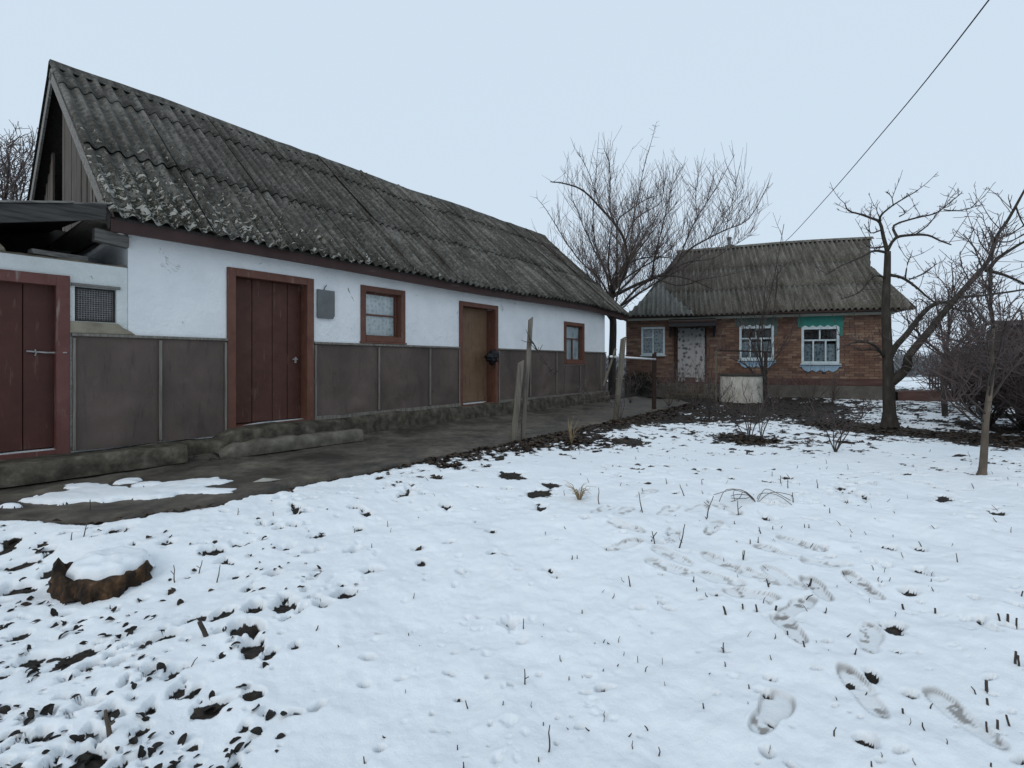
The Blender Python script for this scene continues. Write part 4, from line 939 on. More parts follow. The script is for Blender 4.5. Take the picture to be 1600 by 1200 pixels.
mb = MB().tube([(cx_[0],HR_Y+.25,HR_Z+.12),(cx_[0],HR_Y+.25,HR_Z+.42)], .07, 10); mb.tube([(cx_[0],HR_Y+.25,HR_Z+.36),(cx_[0],HR_Y+.25,HR_Z+.44)], .1, 10); mb.build('chimney_pipe', MAT['metal'], CH)

# ------------------------------------------------------------------ tree builder
def pxpath(pts, d0, d1=None):
    d1 = d0 if d1 is None else d1; n = len(pts)
    return [P(x, y, d0+(d1-d0)*i/(n-1)) for i, (x, y) in enumerate(pts)]
def smooth_path(pts, k=3):
    pts = [Vector(p) for p in pts]; out = []
    for i in range(len(pts)-1):
        p0 = pts[max(i-1, 0)]; p1 = pts[i]; p2 = pts[i+1]; p3 = pts[min(i+2, len(pts)-1)]
        for j in range(k):
            t = j/k; out.append(.5*((2*p1)+(p2-p0)*t+(2*p0-5*p1+4*p2-p3)*t*t+(3*p1-p0-3*p2+p3)*t**3))
    out.append(pts[-1]); return out
def taper(n, r0, r1, pw=1.0): return [r0+(r1-r0)*(i/(n-1))**pw for i in range(n)]
def rvec(r): return Vector((r.gauss(0,1), r.gauss(0,1), r.gauss(0,1))).normalized()
def sprout(path, count, lmin, lmax, r0, r1, r, tang=.5, out=.8, up=.6, t0=.15, bend=.25, seg=5, wig=.06, bias=None):
    res = []
    n = len(path)
    for _ in range(count):
        t = t0+(1-t0)*r.random(); f = t*(n-1); i = min(int(f), n-2); p = path[i].lerp(path[i+1], f-i); tg = (path[i+1]-path[i]).normalized()
        d = tg*tang+rvec(r)*out+Vector((0,0,1))*up
        if bias is not None: d += bias
        d.normalize(); L = r.uniform(lmin, lmax); q = p.copy(); pts = [q.copy()]; dd_ = d.copy()
        for k in range(seg):
            dd_ = (dd_+Vector((0,0,1))*bend/seg+rvec(r)*wig).normalized(); q = q+dd_*(L/seg); pts.append(q.copy())
        res.append((pts, taper(len(pts), r0, r1)))
    return res
def tree(name, label, cat, base, trunk, limbs, twigs, mtrunk, mtwig, group=None, ks=(8, 6, 3), mlimb=None):
    o = empty(name, (base[0], base[1], base[2]), 0, label, cat, group); off = Vector(base)
    mb = MB()
    for pts, rad in trunk: mb.tube([p-off for p in pts], rad, ks[0])
    if mb.F: mb.build('trunk', mtrunk, o, True)
    mb = MB()
    for pts, rad in limbs: mb.tube([p-off for p in pts], rad, ks[1])
    if mb.F: mb.build('limbs', mlimb or mtrunk, o, True)
    mb = MB()
    for pts, rad in twigs: mb.tube([p-off for p in pts], rad, ks[2], False)
    if mb.F: tag(mb.build('crown', mtwig, o), kind='stuff')
    return o
def C(lst, sx, ox, oy): return [(x/sx+ox, y/sx+oy) for x, y in lst]

# big bare tree between the barn and the house
r = random.Random(3); D = 15.6; k = lambda l: C(l, 3.75, 820, 180)
tr = smooth_path(pxpath([(957,640),(956,600),(957,550),(958,505),(955,470),(953,455)], D)); trunk = [(tr, taper(len(tr), .125, .1))]
LM = [(k([(500,1050),(570,960),(600,870),(585,740),(530,640),(440,540),(340,440),(230,400),(150,390)]), D, D-1.2, .09, .014),
 (k([(530,640),(500,560),(500,400),(495,280),(465,200)]), D-.6, D-.9, .04, .008), (k([(600,870),(680,840),(800,830),(900,850)]), D-.3, D-1.5, .035, .008),
 (k([(510,1065),(640,1000),(760,950),(850,910),(960,790),(1080,720),(1180,670),(1310,610),(1420,420)]), D, D-1.2, .075, .007),
 (k([(900,860),(960,700),(1010,600),(1080,490),(1160,360),(1230,230)]), D-.6, D+.6, .035, .006),
 (k([(520,1050),(540,900),(540,750),(545,620),(610,560),(700,500),(780,470)]), D, D+1.5, .06, .01),
 (k([(490,1050),(430,950),(330,860),(240,740),(130,560),(65,480)]), D, D+1.6, .05, .006),
 (k([(560,1120),(650,1020),(750,960),(830,940),(960,960),(1100,1020)]), D+.1, D-1.8, .06, .01),
 (k([(740,970),(760,840),(800,680),(830,560),(870,400),(940,280)]), D-.2, D+.9, .04, .006),
 (k([(580,760),(640,620),(720,560),(800,500),(830,300)]), D-.2, D+1.2, .035, .006), (k([(500,1050),(470,900),(420,780),(400,600),(420,300),(435,100)]), D, D+.8, .04, .004),
 (k([(530,1000),(600,850),(640,600),(700,300),(740,160),(772,40)]), D, D+1.8, .04, .004), (k([(440,540),(380,350),(330,250),(285,180)]), D-.7, D-1.2, .02, .004),
 (k([(1010,600),(1000,450),(1030,300)]), D, D+.4, .018, .004), (k([(1180,670),(1200,560),(1250,350)]), D-1, D-.6, .018, .004), (k([(1080,720),(1150,600),(1290,440)]), D-1, D-1.2, .018, .004),
 (k([(760,950),(900,1000),(1050,960),(1180,940)]), D-.8, D-2.4, .03, .006), (k([(850,910),(960,860),(1100,840),(1200,780),(1330,700)]), D-.7, D-1.6, .028, .005)]
limbs = []; twigs = []
paths = []
for pts, d0, d1, r0, r1 in LM:
    paths.append((smooth_path(pxpath(pts, d0, d1)), r0*.8, r1))
fork = P(955, 462, D)
for i in range(15):                      # further limbs round the crown, towards and away from the yard
    a_ = 6.283*i/15+r.uniform(-.2, .2); L_ = r.uniform(2.6, 3.6); d = Vector((math.cos(a_)*.8+.22, math.sin(a_)*.8, r.uniform(.45, .95))).normalized(); q = fork+Vector((r.uniform(-.05,.05), 0, r.uniform(-.9, .5))); pts = [q.copy()]
    for k_ in range(8): d = (d+rvec(r)*.13+Vector((0,0,.03))).normalized(); q = q+d*(L_/8); pts.append(q.copy())
    paths.append((smooth_path(pts, 2), .04, .006))
def inhull(p): return ((p.x-4.3)/3.75)**2+((p.z-4.5)/3.75)**2 < 1.0+.12*math.sin(p.x*5)+.1*math.sin(p.x*13)
for pth, r0, r1 in paths:
    limbs.append((pth, taper(len(pth), r0, r1, .7)))
    ln = sum((pth[i+1]-pth[i]).length for i in range(len(pth)-1))
    sh = [q for q in sprout(pth, int(ln*17), .4, 1.5, .0068, .0034, r, .3, .75, .7, .12, .3, 5, .08) if inhull(q[0][-1])]; twigs += sh
    for p, _ in r.sample(sh, int(len(sh)*.6)): twigs += [q for q in sprout(p, 2, .2, .6, .0055, .0035, r, .6, .6, .5, .2, .2, 3, .06) if inhull(q[0][-1])]
    twigs += sprout(pth, int(ln*6), .1, .4, .007, .003, r, .3, .9, .3, .1, .1, 3, .1)
tree('bare_tree', 'large bare spreading tree between the barn end and the house', 'tree', P(957,624,D)[:2]+(0.0,) if False else (P(957,624,D).x, D, 0.0), trunk, limbs, twigs, MAT['bark'], MAT['twig'])

# fruit tree before the right side of the house
r = random.Random(5); b0 = gp(1391, 668); D = b0.y; k = lambda l: C(l, 4.286, 1300, 280); k2 = lambda l: C(l, 4.286, 1340, 480)
tr = smooth_path(pxpath([(1391,676),(1390,655),(1389,620),(1388,580),(1386,530),(1384,480),(1386,430),(1387,393)], D)); rad = taper(len(tr), .115, .05); rad[0] = .19; rad[1] = .17; rad[2] = .145; rad[3] = .125
trunk = [(tr, rad)]
LM = [(k([(370,480),(345,390),(320,290),(260,260),(190,235),(110,210),(85,160)]), D, D+.3, .036, .008), (k([(320,280),(330,240),(400,180),(480,130),(575,75)]), D, D-.4, .022, .007),
 (k([(370,480),(425,395),(520,375),(640,375),(720,410),(800,440)]), D, D-.5, .032, .009), (k([(435,385),(415,310),(560,260),(690,230),(760,180),(870,90)]), D, D+.5, .024, .007),
 (k([(750,205),(850,210),(1010,170)]), D+.3, D+.5, .012, .006), (k([(560,370),(640,310),(690,250)]), D-.2, D-.5, .014, .007), (k([(362,490),(280,480),(200,520),(60,580),(-40,640)]), D, D-.7, .026, .006),
 (k([(355,450),(260,460),(200,410)]), D, D+.5, .018, .007), (k([(375,640),(470,660),(560,720),(640,790),(700,830)]), D, D-.3, .03, .01), (k([(490,665),(505,570),(530,510)]), D-.1, D, .014, .007),
 (k([(520,670),(620,630),(700,565)]), D-.1, D+.2, .014, .006), (k([(330,340),(260,360),(215,300)]), D, D-.2, .014, .006), (k([(410,180),(400,120),(365,85)]), D-.1, D-.1, .01, .005),
 (k([(320,260),(300,210),(305,165)]), D, D, .01, .005), (k([(450,250),(490,220),(430,160)]), D+.1, D, .012, .005), (k([(360,660),(280,650),(180,760),(60,800)]), D, D-.5, .022, .006),
 (k2([(175,330),(130,270),(60,235),(-40,240),(-140,290)]), D, D-.6, .03, .006), (k2([(170,310),(100,280),(20,285),(-60,250)]), D, D+.4, .022, .006),
 (k2([(215,510),(300,440),(335,390),(340,330),(420,230),(520,110),(590,20)])+k([(900,720),(1000,610),(1060,520),(1100,390),(1180,270),(1280,90),(1330,0)]), D, D-1.3, .085, .012),
 (k2([(200,380),(250,270),(330,180),(420,60)])+k([(680,840),(780,820),(860,790),(1000,780),(1280,740),(1450,700)]), D, D+.9, .06, .014),
 (k([(1030,610),(1150,640),(1286,700),(1400,760)]), D-.8, D-.9, .03, .01), (k([(1050,610),(1100,540),(1200,470),(1286,420),(1400,370)]), D-.8, D-1.2, .034, .012),
 (k([(1070,600),(1070,740),(1060,900)]), D-.8, D-.9, .014, .006), (k([(1090,400),(1190,370),(1286,310)]), D-1, D-1.2, .016, .007), (k([(1080,410),(1180,420),(1286,370)]), D-1, D-1.3, .014, .007),
 (k([(1230,180),(1260,260),(1286,310)]), D-1.2, D-1.2, .014, .008), (k([(1200,190),(1180,120)]), D-1.2, D-1.2, .01, .005), (k([(1130,340),(1060,265)]), D-1.1, D-1.1, .009, .005),
 (k([(1090,400),(1045,320)]), D-1.1, D-1.1, .012, .008), (k([(1010,600),(960,480),(915,380)]), D-.9, D-1, .012, .005), (k([(1060,510),(990,420),(970,325)]), D-1, D-1, .012, .005),
 (k([(920,680),(870,580),(855,490)]), D-.7, D-.7, .01, .005), (k([(800,800),(810,700),(800,560)]), D+.3, D+.2, .012, .005), (k([(760,850),(860,880),(960,900),(1010,990)]), D-.2, D, .022, .006),
 (k2([(340,330),(300,290),(240,300),(100,330)]), D, D+.3, .014, .006), (k2([(400,210),(330,180),(260,260)]), D-.1, D, .014, .006), (k([(640,840),(580,800),(520,860)]), D, D, .012, .005)]
limbs = []; twigs = []
for pts, d0, d1, r0, r1 in LM:
    pth = smooth_path(pxpath(pts, d0, d1)); limbs.append((pth, taper(len(pth), r0, r1, .8)))
    ln = sum((pth[i+1]-pth[i]).length for i in range(len(pth)-1))
    twigs += sprout(pth, int(ln*15), .03, .13, .0055, .004, r, .5, .9, .4, .05, .2, 2, .15)
    sh = sprout(pth, int(ln*4.5), .2, .65, .0065, .0035, r, .5, .7, .4, .15, .3, 4, .14); twigs += sh
    for p, _ in sh: twigs += sprout(p, 4, .03, .12, .0045, .0035, r, .4, .9, .3, .1, .1, 2, .1)
tree('fruit_tree', 'gnarled fruit tree with forked dark trunk standing before the house corner', 'tree', tuple(b0), trunk, limbs, twigs, MAT['bark_tree'], MAT['twig_red'])

# young pale-barked tree near the right edge
def bushy(base, dirs, r, n1, l1, n2, l2, r1, r2, n3=0, up=.5, wig=.09, dense=1):
    tw = []; lm = []
    for d, L, rad in dirs:
        d = Vector(d).normalized(); q = Vector(base); pts = [q.copy()]; dd_ = d.copy()
        for kk in range(7): dd_ = (dd_+rvec(r)*wig+Vector((0,0,.03))).normalized(); q = q+dd_*(L/7); pts.append(q.copy())
        lm.append((pts, taper(8, rad, rad*.3)))
        s1 = sprout(pts, n1, l1*.5, l1, r1, r2, r, .7, .75, up, .25, .15, 5, wig); tw += s1
        for p, _ in s1:
            s2 = sprout(p, n2, l2*.4, l2, r2*1.1, r2*.8, r, .5, .8, up*.8, .15, .1, 3, .1); tw += s2
            if n3:
                for p2, _ in s2: tw += sprout(p2, n3, l2*.3, l2*.6, r2, r2*.8, r, .5, .8, .3, .2, .1, 2, .1)
    return lm, tw
r = random.Random(9); b0 = gp(1535, 741); D = b0.y
tr = smooth_path(pxpath([(1534,744),(1536,728),(1538,700),(1540,660),(1544,630),(1547,606),(1550,575),(1549,540),(1554,505)], D)); rad = taper(len(tr), .036, .016); rad[0] = .05; rad[1] = .042
top = tr[-1]; dirs = [((-.5,.2,.55),.7,.012),((-.2,-.3,.9),.9,.014),((.15,.1,.9),1.1,.018),((.6,-.1,.7),.9,.014),((.1,.5,.7),.9,.012),((-.7,.1,.3),.6,.009),((.8,.3,.35),.8,.01),((-.4,-.3,.5),.7,.01)]
lm = []; tw = []
for i, (d, L_, q) in enumerate(dirs+[((r.uniform(-.8,.8), r.uniform(-.6,.6), r.uniform(.1,.8)), r.uniform(.5,1.0), r.uniform(.007,.012)) for _ in range(6)]):
    a1, a2 = bushy(tr[8+(i*7) % (len(tr)-8)], [(d, L_, q)], r, 7, .45, 4, .28, .006, .0035, 1, .35, .14); lm += a1; tw += a2
tree('young_tree', 'young tree with straight pale grey trunk near the right edge', 'tree', tuple(b0), [(tr, rad)], lm, tw, MAT['bark_pale'], MAT['twig_red'], None, (8, 6, 3), MAT['bark'])
r = random.Random(10); b0 = gp(1476, 650); D = b0.y
tr = smooth_path(pxpath([(1477,655),(1476,635),(1474,612),(1476,585),(1478,560)], D)); dirs = [((-.5,.2,.7),1.1,.03),((.3,.2,.9),1.7,.035),((.7,-.2,.7),1.3,.03),((-.2,-.4,.9),1.4,.03),((-.7,-.1,.4),1.0,.02),((.1,.4,.9),1.5,.026),((.8,.1,.35),1.1,.02)]
lm, tw = bushy(tr[-1], dirs, r, 9, .8, 4, .4, .009, .005, 1)
tree('small_tree', 'small bare tree with slim dark trunk behind the pale young tree', 'tree', tuple(b0), [(tr, taper(len(tr), .06, .045))], lm, tw, MAT['bark'], MAT['twig'])
# thicket along the right boundary: four bushes one can tell apart
for j, (px, py, hgt, nst, lab) in enumerate(((1545,668,1.35,22,'dense bare bush behind the pale young tree, leftmost of thicket'), (1600,672,1.7,28,'dense dark bush at right edge before the shed'), (1660,690,2.2,22,'tall bare bush cut by the right edge of the picture'), (1512,640,1.6,16,'far bare bush beyond the small tree towards the snow field'))):
    r = random.Random(30+j); b0 = gp(px, py); dirs = []
    for q in range(nst):
        a_ = r.uniform(0, 6.283); sp_ = r.uniform(.1, 1.15); dirs.append(((math.cos(a_)*sp_, math.sin(a_)*sp_, 1), hgt*r.uniform(.55, 1.0), r.uniform(.009, .018)))
    lm, tw = bushy(b0, dirs, r, 10, .7, 5, .36, .0065, .0045, 1, .3, .12)
    tree('bare_bush', lab, 'bush', tuple(b0), [], lm, tw, MAT['bark'], MAT['twig_red'], None, (6, 5, 3))
# trees far left behind the barn
for j, (px, d, z0, hh, lab) in enumerate(((8, 12.5, 0, 5.6, 'bare tree showing behind the barn gable at left edge'),)):
    r = random.Random(50+j); b0 = Vector(((px-CX)/F*d, d, 0)); tr = [b0+Vector((0,0,z)) for z in (0, .8, 1.6, 2.3)]
    dirs = [((.3,-.2,1.2),3.9,.05),((-.2,.3,1.1),3.6,.05),((.35,-.1,.9),3.4,.05),((.15,.3,1),3.8,.05),((.6,.1,.7),2.6,.04),((-.4,.1,.8),3,.04),((.5,-.3,1.2),3.4,.04),((.75,.0,.35),2.0,.03),((.1,-.4,1.2),3.4,.04),((-.1,.1,1.3),4,.04)]
    lm, tw = bushy(tr[-1], dirs, r, 14, 1.2, 6, .6, .013, .007, 2, .5, .12)
    tree('orchard_tree', lab, 'tree', tuple(b0), [(tr, taper(4, .13, .09))], lm, tw, MAT['bark'], MAT['twig'])

# ------------------------------------------------------------------ shrubs in the yard
def shrub(name, label, px, py, stems, r1, seed, m='twig_red', ntw=5, ltw=.3):
    b0 = gp(px, py); D = b0.y; r = random.Random(seed); lm = []; tw = []
    for pts in stems:
        p = smooth_path(pxpath([(px + r.uniform(-2, 2), py+3)] + pts, D, D + r.uniform(-.4, .4))); lm.append((p, taper(len(p), r1, r1*.45)))
        s1 = sprout(p, ntw, ltw*.4, ltw, r1*.42, r1*.25, r, .6, .6, .5, .3, .1, 4, .1); tw += s1
        for q, _ in s1: tw += sprout(q, 2, ltw*.2, ltw*.5, r1*.28, r1*.2, r, .5, .7, .4, .2, .1, 3, .1)
    tree(name, label, 'shrub', tuple(b0), [], lm, tw, MAT['bark'], MAT[m], None, (5, 5, 3))
k = lambda l: C(l, 5.333, 940, 480)
shrub('rose_bush', 'bare rose bush of slanting stems in snow before the well', 1171, 689, [k([(1190,1070),(1130,980),(1100,900),(1060,830)]), k([(1215,1030),(1190,930),(1160,870),(1130,780)]), k([(1240,1000),(1250,900),(1280,830)]), k([(1265,1020),(1300,930),(1330,850)]), k([(1225,1000),(1210,900),(1215,800),(1180,720)])], .009, 61)
shrub('rose_bush', 'bare rose bush with upright stems just right of its neighbour before the well', 1189, 691, [k([(1320,1030),(1310,950),(1320,860)]), k([(1345,1050),(1380,960),(1420,880),(1450,830)]), k([(1335,1000),(1350,900),(1340,780)]), k([(1350,1040),(1400,930),(1470,840)])], .008, 62)
k = lambda l: C(l, 7.5, 1240, 560)
shrub('currant_shrub', 'small V shaped bare shrub in snow left of the fruit tree', 1306, 706, [k([(430,970),(370,820),(330,770),(250,650)]), k([(540,1020),(620,900),(680,810),(740,690)]), k([(500,1000),(560,900),(640,800),(700,700)]), k([(470,980),(465,850),(440,720)]), k([(560,900),(500,790),(470,760)])], .009, 63)
shrub('currant_shrub', 'tall thin stemmed shrub at the dark flower bed near the steps', 1108, 655, [[(1106,630),(1102,590),(1100,555)], [(1109,620),(1112,580),(1118,540)], [(1111,630),(1120,600),(1128,560)], [(1105,635),(1095,610),(1090,580)], [(1108,625),(1106,580),(1110,530)]], .008, 64, 'twig', 6, .4)
shrub('sapling', 'tall many stemmed sapling standing beside the well before the middle window', 1192, 629, [[(1192,590),(1185,545),(1178,490),(1170,440)], [(1194,590),(1200,540),(1210,480),(1216,420)], [(1190,580),(1176,540),(1160,500)], [(1196,590),(1212,560),(1235,520),(1250,490)], [(1191,560),(1192,500),(1196,440)], [(1189,600),(1165,570),(1140,560)], [(1195,595),(1185,520),(1205,455),(1225,350)]], .018, 65, 'twig_red', 14, .9)
shrub('currant_shrub', 'low twiggy shrub in the dark soil left of the well', 1060, 628, [[(1055,610),(1045,590)], [(1062,605),(1066,585)], [(1065,612),(1080,592)], [(1058,612),(1050,600)], [(1061,610),(1058,585)]], .008, 66, 'twig', 9, .5)
shrub('currant_shrub', 'low twiggy shrub in soil between the well and fruit tree', 1268, 640, [[(1255,620),(1245,600)], [(1270,618),(1275,598)], [(1280,622),(1295,605)], [(1262,622),(1255,598)]], .008, 67, 'twig', 9, .5)
shrub('currant_shrub', 'fan shaped shrub in snow right below the right hand window', 1345, 652, [[(1352,640),(1362,625)], [(1348,640),(1350,622)], [(1358,642),(1375,628)], [(1340,640),(1332,626)]], .008, 68, 'twig', 6, .3)
for j, (px, py, hh, lab) in enumerate(((985,630,.7,'dry weedy clump in dark soil beside the rusty post'), (1045,635,.8,'dry weedy clump in the dark bed before the steps'), (1085,640,.9,'taller dry weedy clump in the bed right of the steps'), (1215,634,.8,'dry weedy clump in the dark soil right of the well'), (1300,632,.7,'dry weedy clump below the right hand window'), (1128,644,.6,'low weedy clump just left of the well foot'))):
    r = random.Random(160+j); b0 = gp(px, py); dirs = []
    for q in range(11):
        a_ = r.uniform(0, 6.283); sp_ = r.uniform(.1, .8); dirs.append(((math.cos(a_)*sp_, math.sin(a_)*sp_, 1), hh*r.uniform(.6, 1.3), .006))
    lm, tw = bushy(b0, dirs, r, 4, .35, 2, .2, .0045, .003, 0, .4, .12)
    tree('weed_clump', lab, 'weeds', tuple(b0), [], lm, tw, MAT['twig'], MAT['twig'], None, (5, 4, 3))
# evergreen by the veranda window
b0 = gp(1002, 617); r = random.Random(70); mb = MB()
for i in range(1600):
    v = rvec(r) * r.random()**.4; p = Vector((v.x*.62, v.y*.5, .42+v.z*.42)); w = r.uniform(.02, .05); q = rvec(r)*w; s_ = rvec(r)*w*.5
    mb.add([p-q, p+s_, p+q, p-s_], [(0,1,2,3)])
EV = empty('evergreen_bush', tuple(b0), 0, 'low dark evergreen bush under the veranda window of the house', 'bush'); tag(mb.build('foliage', MAT['evergreen'], EV), kind='stuff')
mb = MB()
for i in range(6): mb.tube([(0,0,-.05),(r.uniform(-.2,.2),r.uniform(-.2,.2),.3),(r.uniform(-.4,.4),r.uniform(-.3,.3),.6)], .012, 5)
mb.build('stems', MAT['bark'], EV)

# ------------------------------------------------------------------ posts, pipe, well, rail, lattice, shed, far things
def plankpost(name, pts_px, D, w, t, m, label, cat='post'):
    a, b_ = P(*pts_px[0], D), P(*pts_px[1], D); o_ = Vector((a.x, a.y, gz_at(a.x, a.y) if name != 'x' else a.z)); a.z = min(a.z, o_.z)-.12
    n = 6; mb = MB(); x = Vector((1, .25, 0)).normalized()*w/2; y = Vector((-.25, 1, 0)).normalized()*t/2
    for i in range(n+1):
        c = a.lerp(b_, i/n)-o_+Vector((rng.uniform(-.006,.006), 0, 0)); sl_ = .05*(i == n)
        mb.V += [c-x-y, c+x-y+Vector((0,0,sl_)), c+x+y+Vector((0,0,sl_)), c-x+y]
    for i in range(n):
        for j in range(4): q = i*4+j; q2 = i*4+(j+1) % 4; mb.F.append((q, q2, q2+4, q+4))
    mb.F += [(3,2,1,0), (n*4,n*4+1,n*4+2,n*4+3)]; mb.V = [tuple(v) for v in mb.V]
    o = mb.build(name, m, None, False, .004); o.location = o_; return tag(o, label, cat)
plankpost('plank_post', ((800,693),(814,568)), 6.85, .085, .04, MAT['greywood'], 'short leaning grey plank post at the snow edge before the barn', 'post')
plankpost('plank_post', ((816,684),(829,500)), 6.98, .06, .05, MAT['greywood'], 'tall leaning grey post with a split top at the snow edge', 'post')
plankpost('plank_post', ((960,657),(974,530)), 9.7, .09, .07, MAT['greywood'], 'leaning grey wooden post near the far barn corner', 'post')
plankpost('metal_post', ((1022,642),(1022,553)), 11.6, .08, .07, MAT['rust'], 'dark rusty upright post holding the white pipe', 'post')
p0 = P(954, 557, 9.75); p1 = P(1024, 561.5, 11.55); pm = p0.lerp(p1, .55)
o = MB().tube([Vector((0,0,0)), pm-p0, p1-p0], .022, 8).build('white_pipe', MAT['white'], None, True); o.location = p0; tag(o, 'white horizontal pipe running between leaning post and rusty post', 'pipe')
pb = P(943, 603, 9.9); o = MB().bar((0,0,0), P(962, 545, 9.8)-pb, .05, .04).build('brace', MAT['greywood'], None, False, .003); o.location = pb; tag(o, 'slanting grey brace leaning on post at the far barn corner', 'brace')
b0 = gp(949, 632)
# vine on the tall post
r = random.Random(80); vb_ = P(828, 532, 6.95); vp = smooth_path(pxpath([(827,530),(833,536),(842,552),(852,566),(860,578),(868,586)], 6.93, 6.8)); mb = MB().tube([p-vb_ for p in vp], taper(len(vp), .012, .005), 5)
for p, q in sprout(vp, 16, .05, .25, .006, .003, r, .5, .8, .3, .1, .1, 3, .1): mb.tube([x-vb_ for x in p], q, 4)
o = mb.build('vine_cane', MAT['bark'], None, True); o.location = vb_; tag(o, 'dry vine cane hanging from the tall leaning post', 'vine')
r = random.Random(81); vb_ = P(905, 610, 9.2); mb = MB()
for s_ in range(4):
    vp = smooth_path(pxpath([(968,660),(955+s_*6,630-s_*4),(930-s_*9,612+s_*5),(895+s_*8,600-s_*3)], 9.7, 9.1)); mb.tube([p-vb_ for p in vp], taper(len(vp), .007, .003), 4)
    for p, q in sprout(vp, 9, .08, .3, .004, .0025, r, .5, .7, .3, .2, .1, 3, .1): mb.tube([x-vb_ for x in p], q, 3)
o = mb.build('vine_cane', MAT['twig'], None); o.location = vb_; tag(o, 'thin trailing vine canes reaching from grey post along the barn wall', 'vine')
# well
b0 = gp(1158.5, 630); D = b0.y+.5; b0 = Vector(((1158.5-CX)/F*D, D, 0.0)); WE = empty('well', tuple(b0), 0, 'whitewashed concrete well ring with thin lid in front of the house', 'well')
rw = 31*D/F; hwl = CZ-(587-HZ)/F*D; n = 40; mb = MB()
for i in range(n):
    a_ = 6.2832*i/n
    for rr_, z in ((rw*1.02, -.1), (rw*1.01, .1), (rw, hwl*.6), (rw*.99, hwl-.02), (rw*.97, hwl), (rw*.8, hwl), (rw*.8, -.1)):
        q = 1+.006*math.sin(a_*5+z*7); mb.V.append((rr_*q*math.cos(a_), rr_*q*math.sin(a_), z))
for i in range(n):
    for j in range(6): a = i*7+j; b_ = ((i+1) % n)*7+j; mb.F.append((a, b_, b_+1, a+1))
mb.build('ring', MAT['wellwhite'], WE, True)
MB().tube([(0,0,hwl+.004),(0,0,hwl+.045)], rw*1.05, 32).build('lid', MAT['darkwood'], WE)
hb = P(1119, 600, D+.2); RL = empty('hanging_rail', (hb.x, hb.y, 0), 0, 'thin dark rail on two posts between well and house', 'rail')
e1 = P(1203, 550, D+.2)-Vector((hb.x, hb.y, 0)); e0 = P(1119, 547, D+.2)-Vector((hb.x, hb.y, 0))
MB().tube([e0-Vector((.06,0,0)), e1+Vector((.05,0,0))], .022, 6).build('bar', MAT['rust'], RL); MB().tube([(e0.x,e0.y,-.1), tuple(e0)], .025, 6).build('post', MAT['greywood'], RL); MB().tube([(e1.x-.12,e1.y,-.1), (e1.x-.12,e1.y,e1.z)], .05, 6).build('post', MAT['bark'], RL)
# shed and snowy board at right
sh0 = P(1570, 503, 10.0); SH = empty('shed', (sh0.x, sh0.y, 0), math.radians(-40), 'dark timber shed with snow rimmed roof behind bushes at right edge', 'shed')
zt = sh0.z
wl_ = MB().box(0, 6, 0.1, .14, -.1, zt-.05).build('wall', MAT['darkwood'], SH)
x = 0
while x < 4.5:
    w = rng.uniform(.12, .18); MB().box(x+.004, x+w-.004, .07+rng.uniform(-.006,.006), .098, -.1, zt-.05).build('plank', MAT['darkwood'], wl_); x += w
MB().box(0, .1, .142, 4, -.1, zt).build('side_wall', MAT['darkwood'], SH)
MB().hexa([(-.3,-.35,zt-.07),(6.3,-.35,zt-.07),(6.3,4,zt+.75),(-.3,4,zt+.75),(-.3,-.35,zt),(6.3,-.35,zt),(6.3,4,zt+.82),(-.3,4,zt+.82)]).build('roof', MAT['darkwoodx'], SH)
MB().hexa([(-.29,-.34,zt+.002),(6.29,-.34,zt+.002),(6.29,3.9,zt+.79),(-.29,3.9,zt+.79),(-.27,-.30,zt+.05),(6.25,-.30,zt+.05),(6.25,3.8,zt+.85),(-.27,3.8,zt+.85)]).build('roof_snow', MAT['snow_plain'], SH, False, .02)
b0 = gp(1560, 652); SB = empty('snowy_board', (b0.x, b0.y, b0.z), math.radians(-35), 'tilted dark board capped with snow lying under the right bushes', 'board')
MB().hexa([(-.3,-.2,.0),(.35,-.2,.0),(.35,.3,.06),(-.3,.3,.06),(-.3,-.2,.09),(.35,-.2,.09),(.35,.3,.26),(-.3,.3,.26)]).build('board', MAT['darkwoodx'], SB, False, .01)
MB().hexa([(-.29,-.19,.092),(.34,-.19,.092),(.34,.29,.262),(-.29,.29,.262),(-.27,-.17,.12),(.32,-.17,.12),(.32,.27,.295),(-.27,.27,.295)]).build('snow_cap', MAT['snow_plain'], SB, False, .012)
# low dark kerb wall right of the house, lattice fence far off
kb = HR+HU*.15; KW = empty('kerb_wall', (kb.x, kb.y, 0), HTH, 'low dark brick kerb wall running on from the house corner', 'wall')
mb = MB(); n = 20
for i in range(n+1):
    x = .0+3.6*i/n; z = .28+.03*float(fbm(x*2, .5, 3)); mb.V += [(x,-.05,-.1),(x,-.03,z-.03),(x,.03,z),(x,.35,z),(x,.4,-.1)]
for i in range(n):
    for j in range(4): a = i*5+j; mb.F.append((a, a+5, a+6, a+1))
mb.F += [(4,3,2,1,0)]; mb.build('wall', MAT['plinth_red'], KW, True)
lf = P(1452, 612, 21); LF = empty('lattice_fence', (lf.x, lf.y, 0), math.radians(-12), 'small weathered lattice fence on the snow beyond the house corner', 'fence')
for i in range(9): MB().box(.09*i*1.15, .09*i*1.15+.05, 0, .025, -.05, .85+.05*(i % 2)).build('picket', MAT['darkwood'], LF)
for z in (.2, .55): MB().box(-.05, 1.0, .03, .06, z, z+.07).build('rail', MAT['darkwood'], LF)
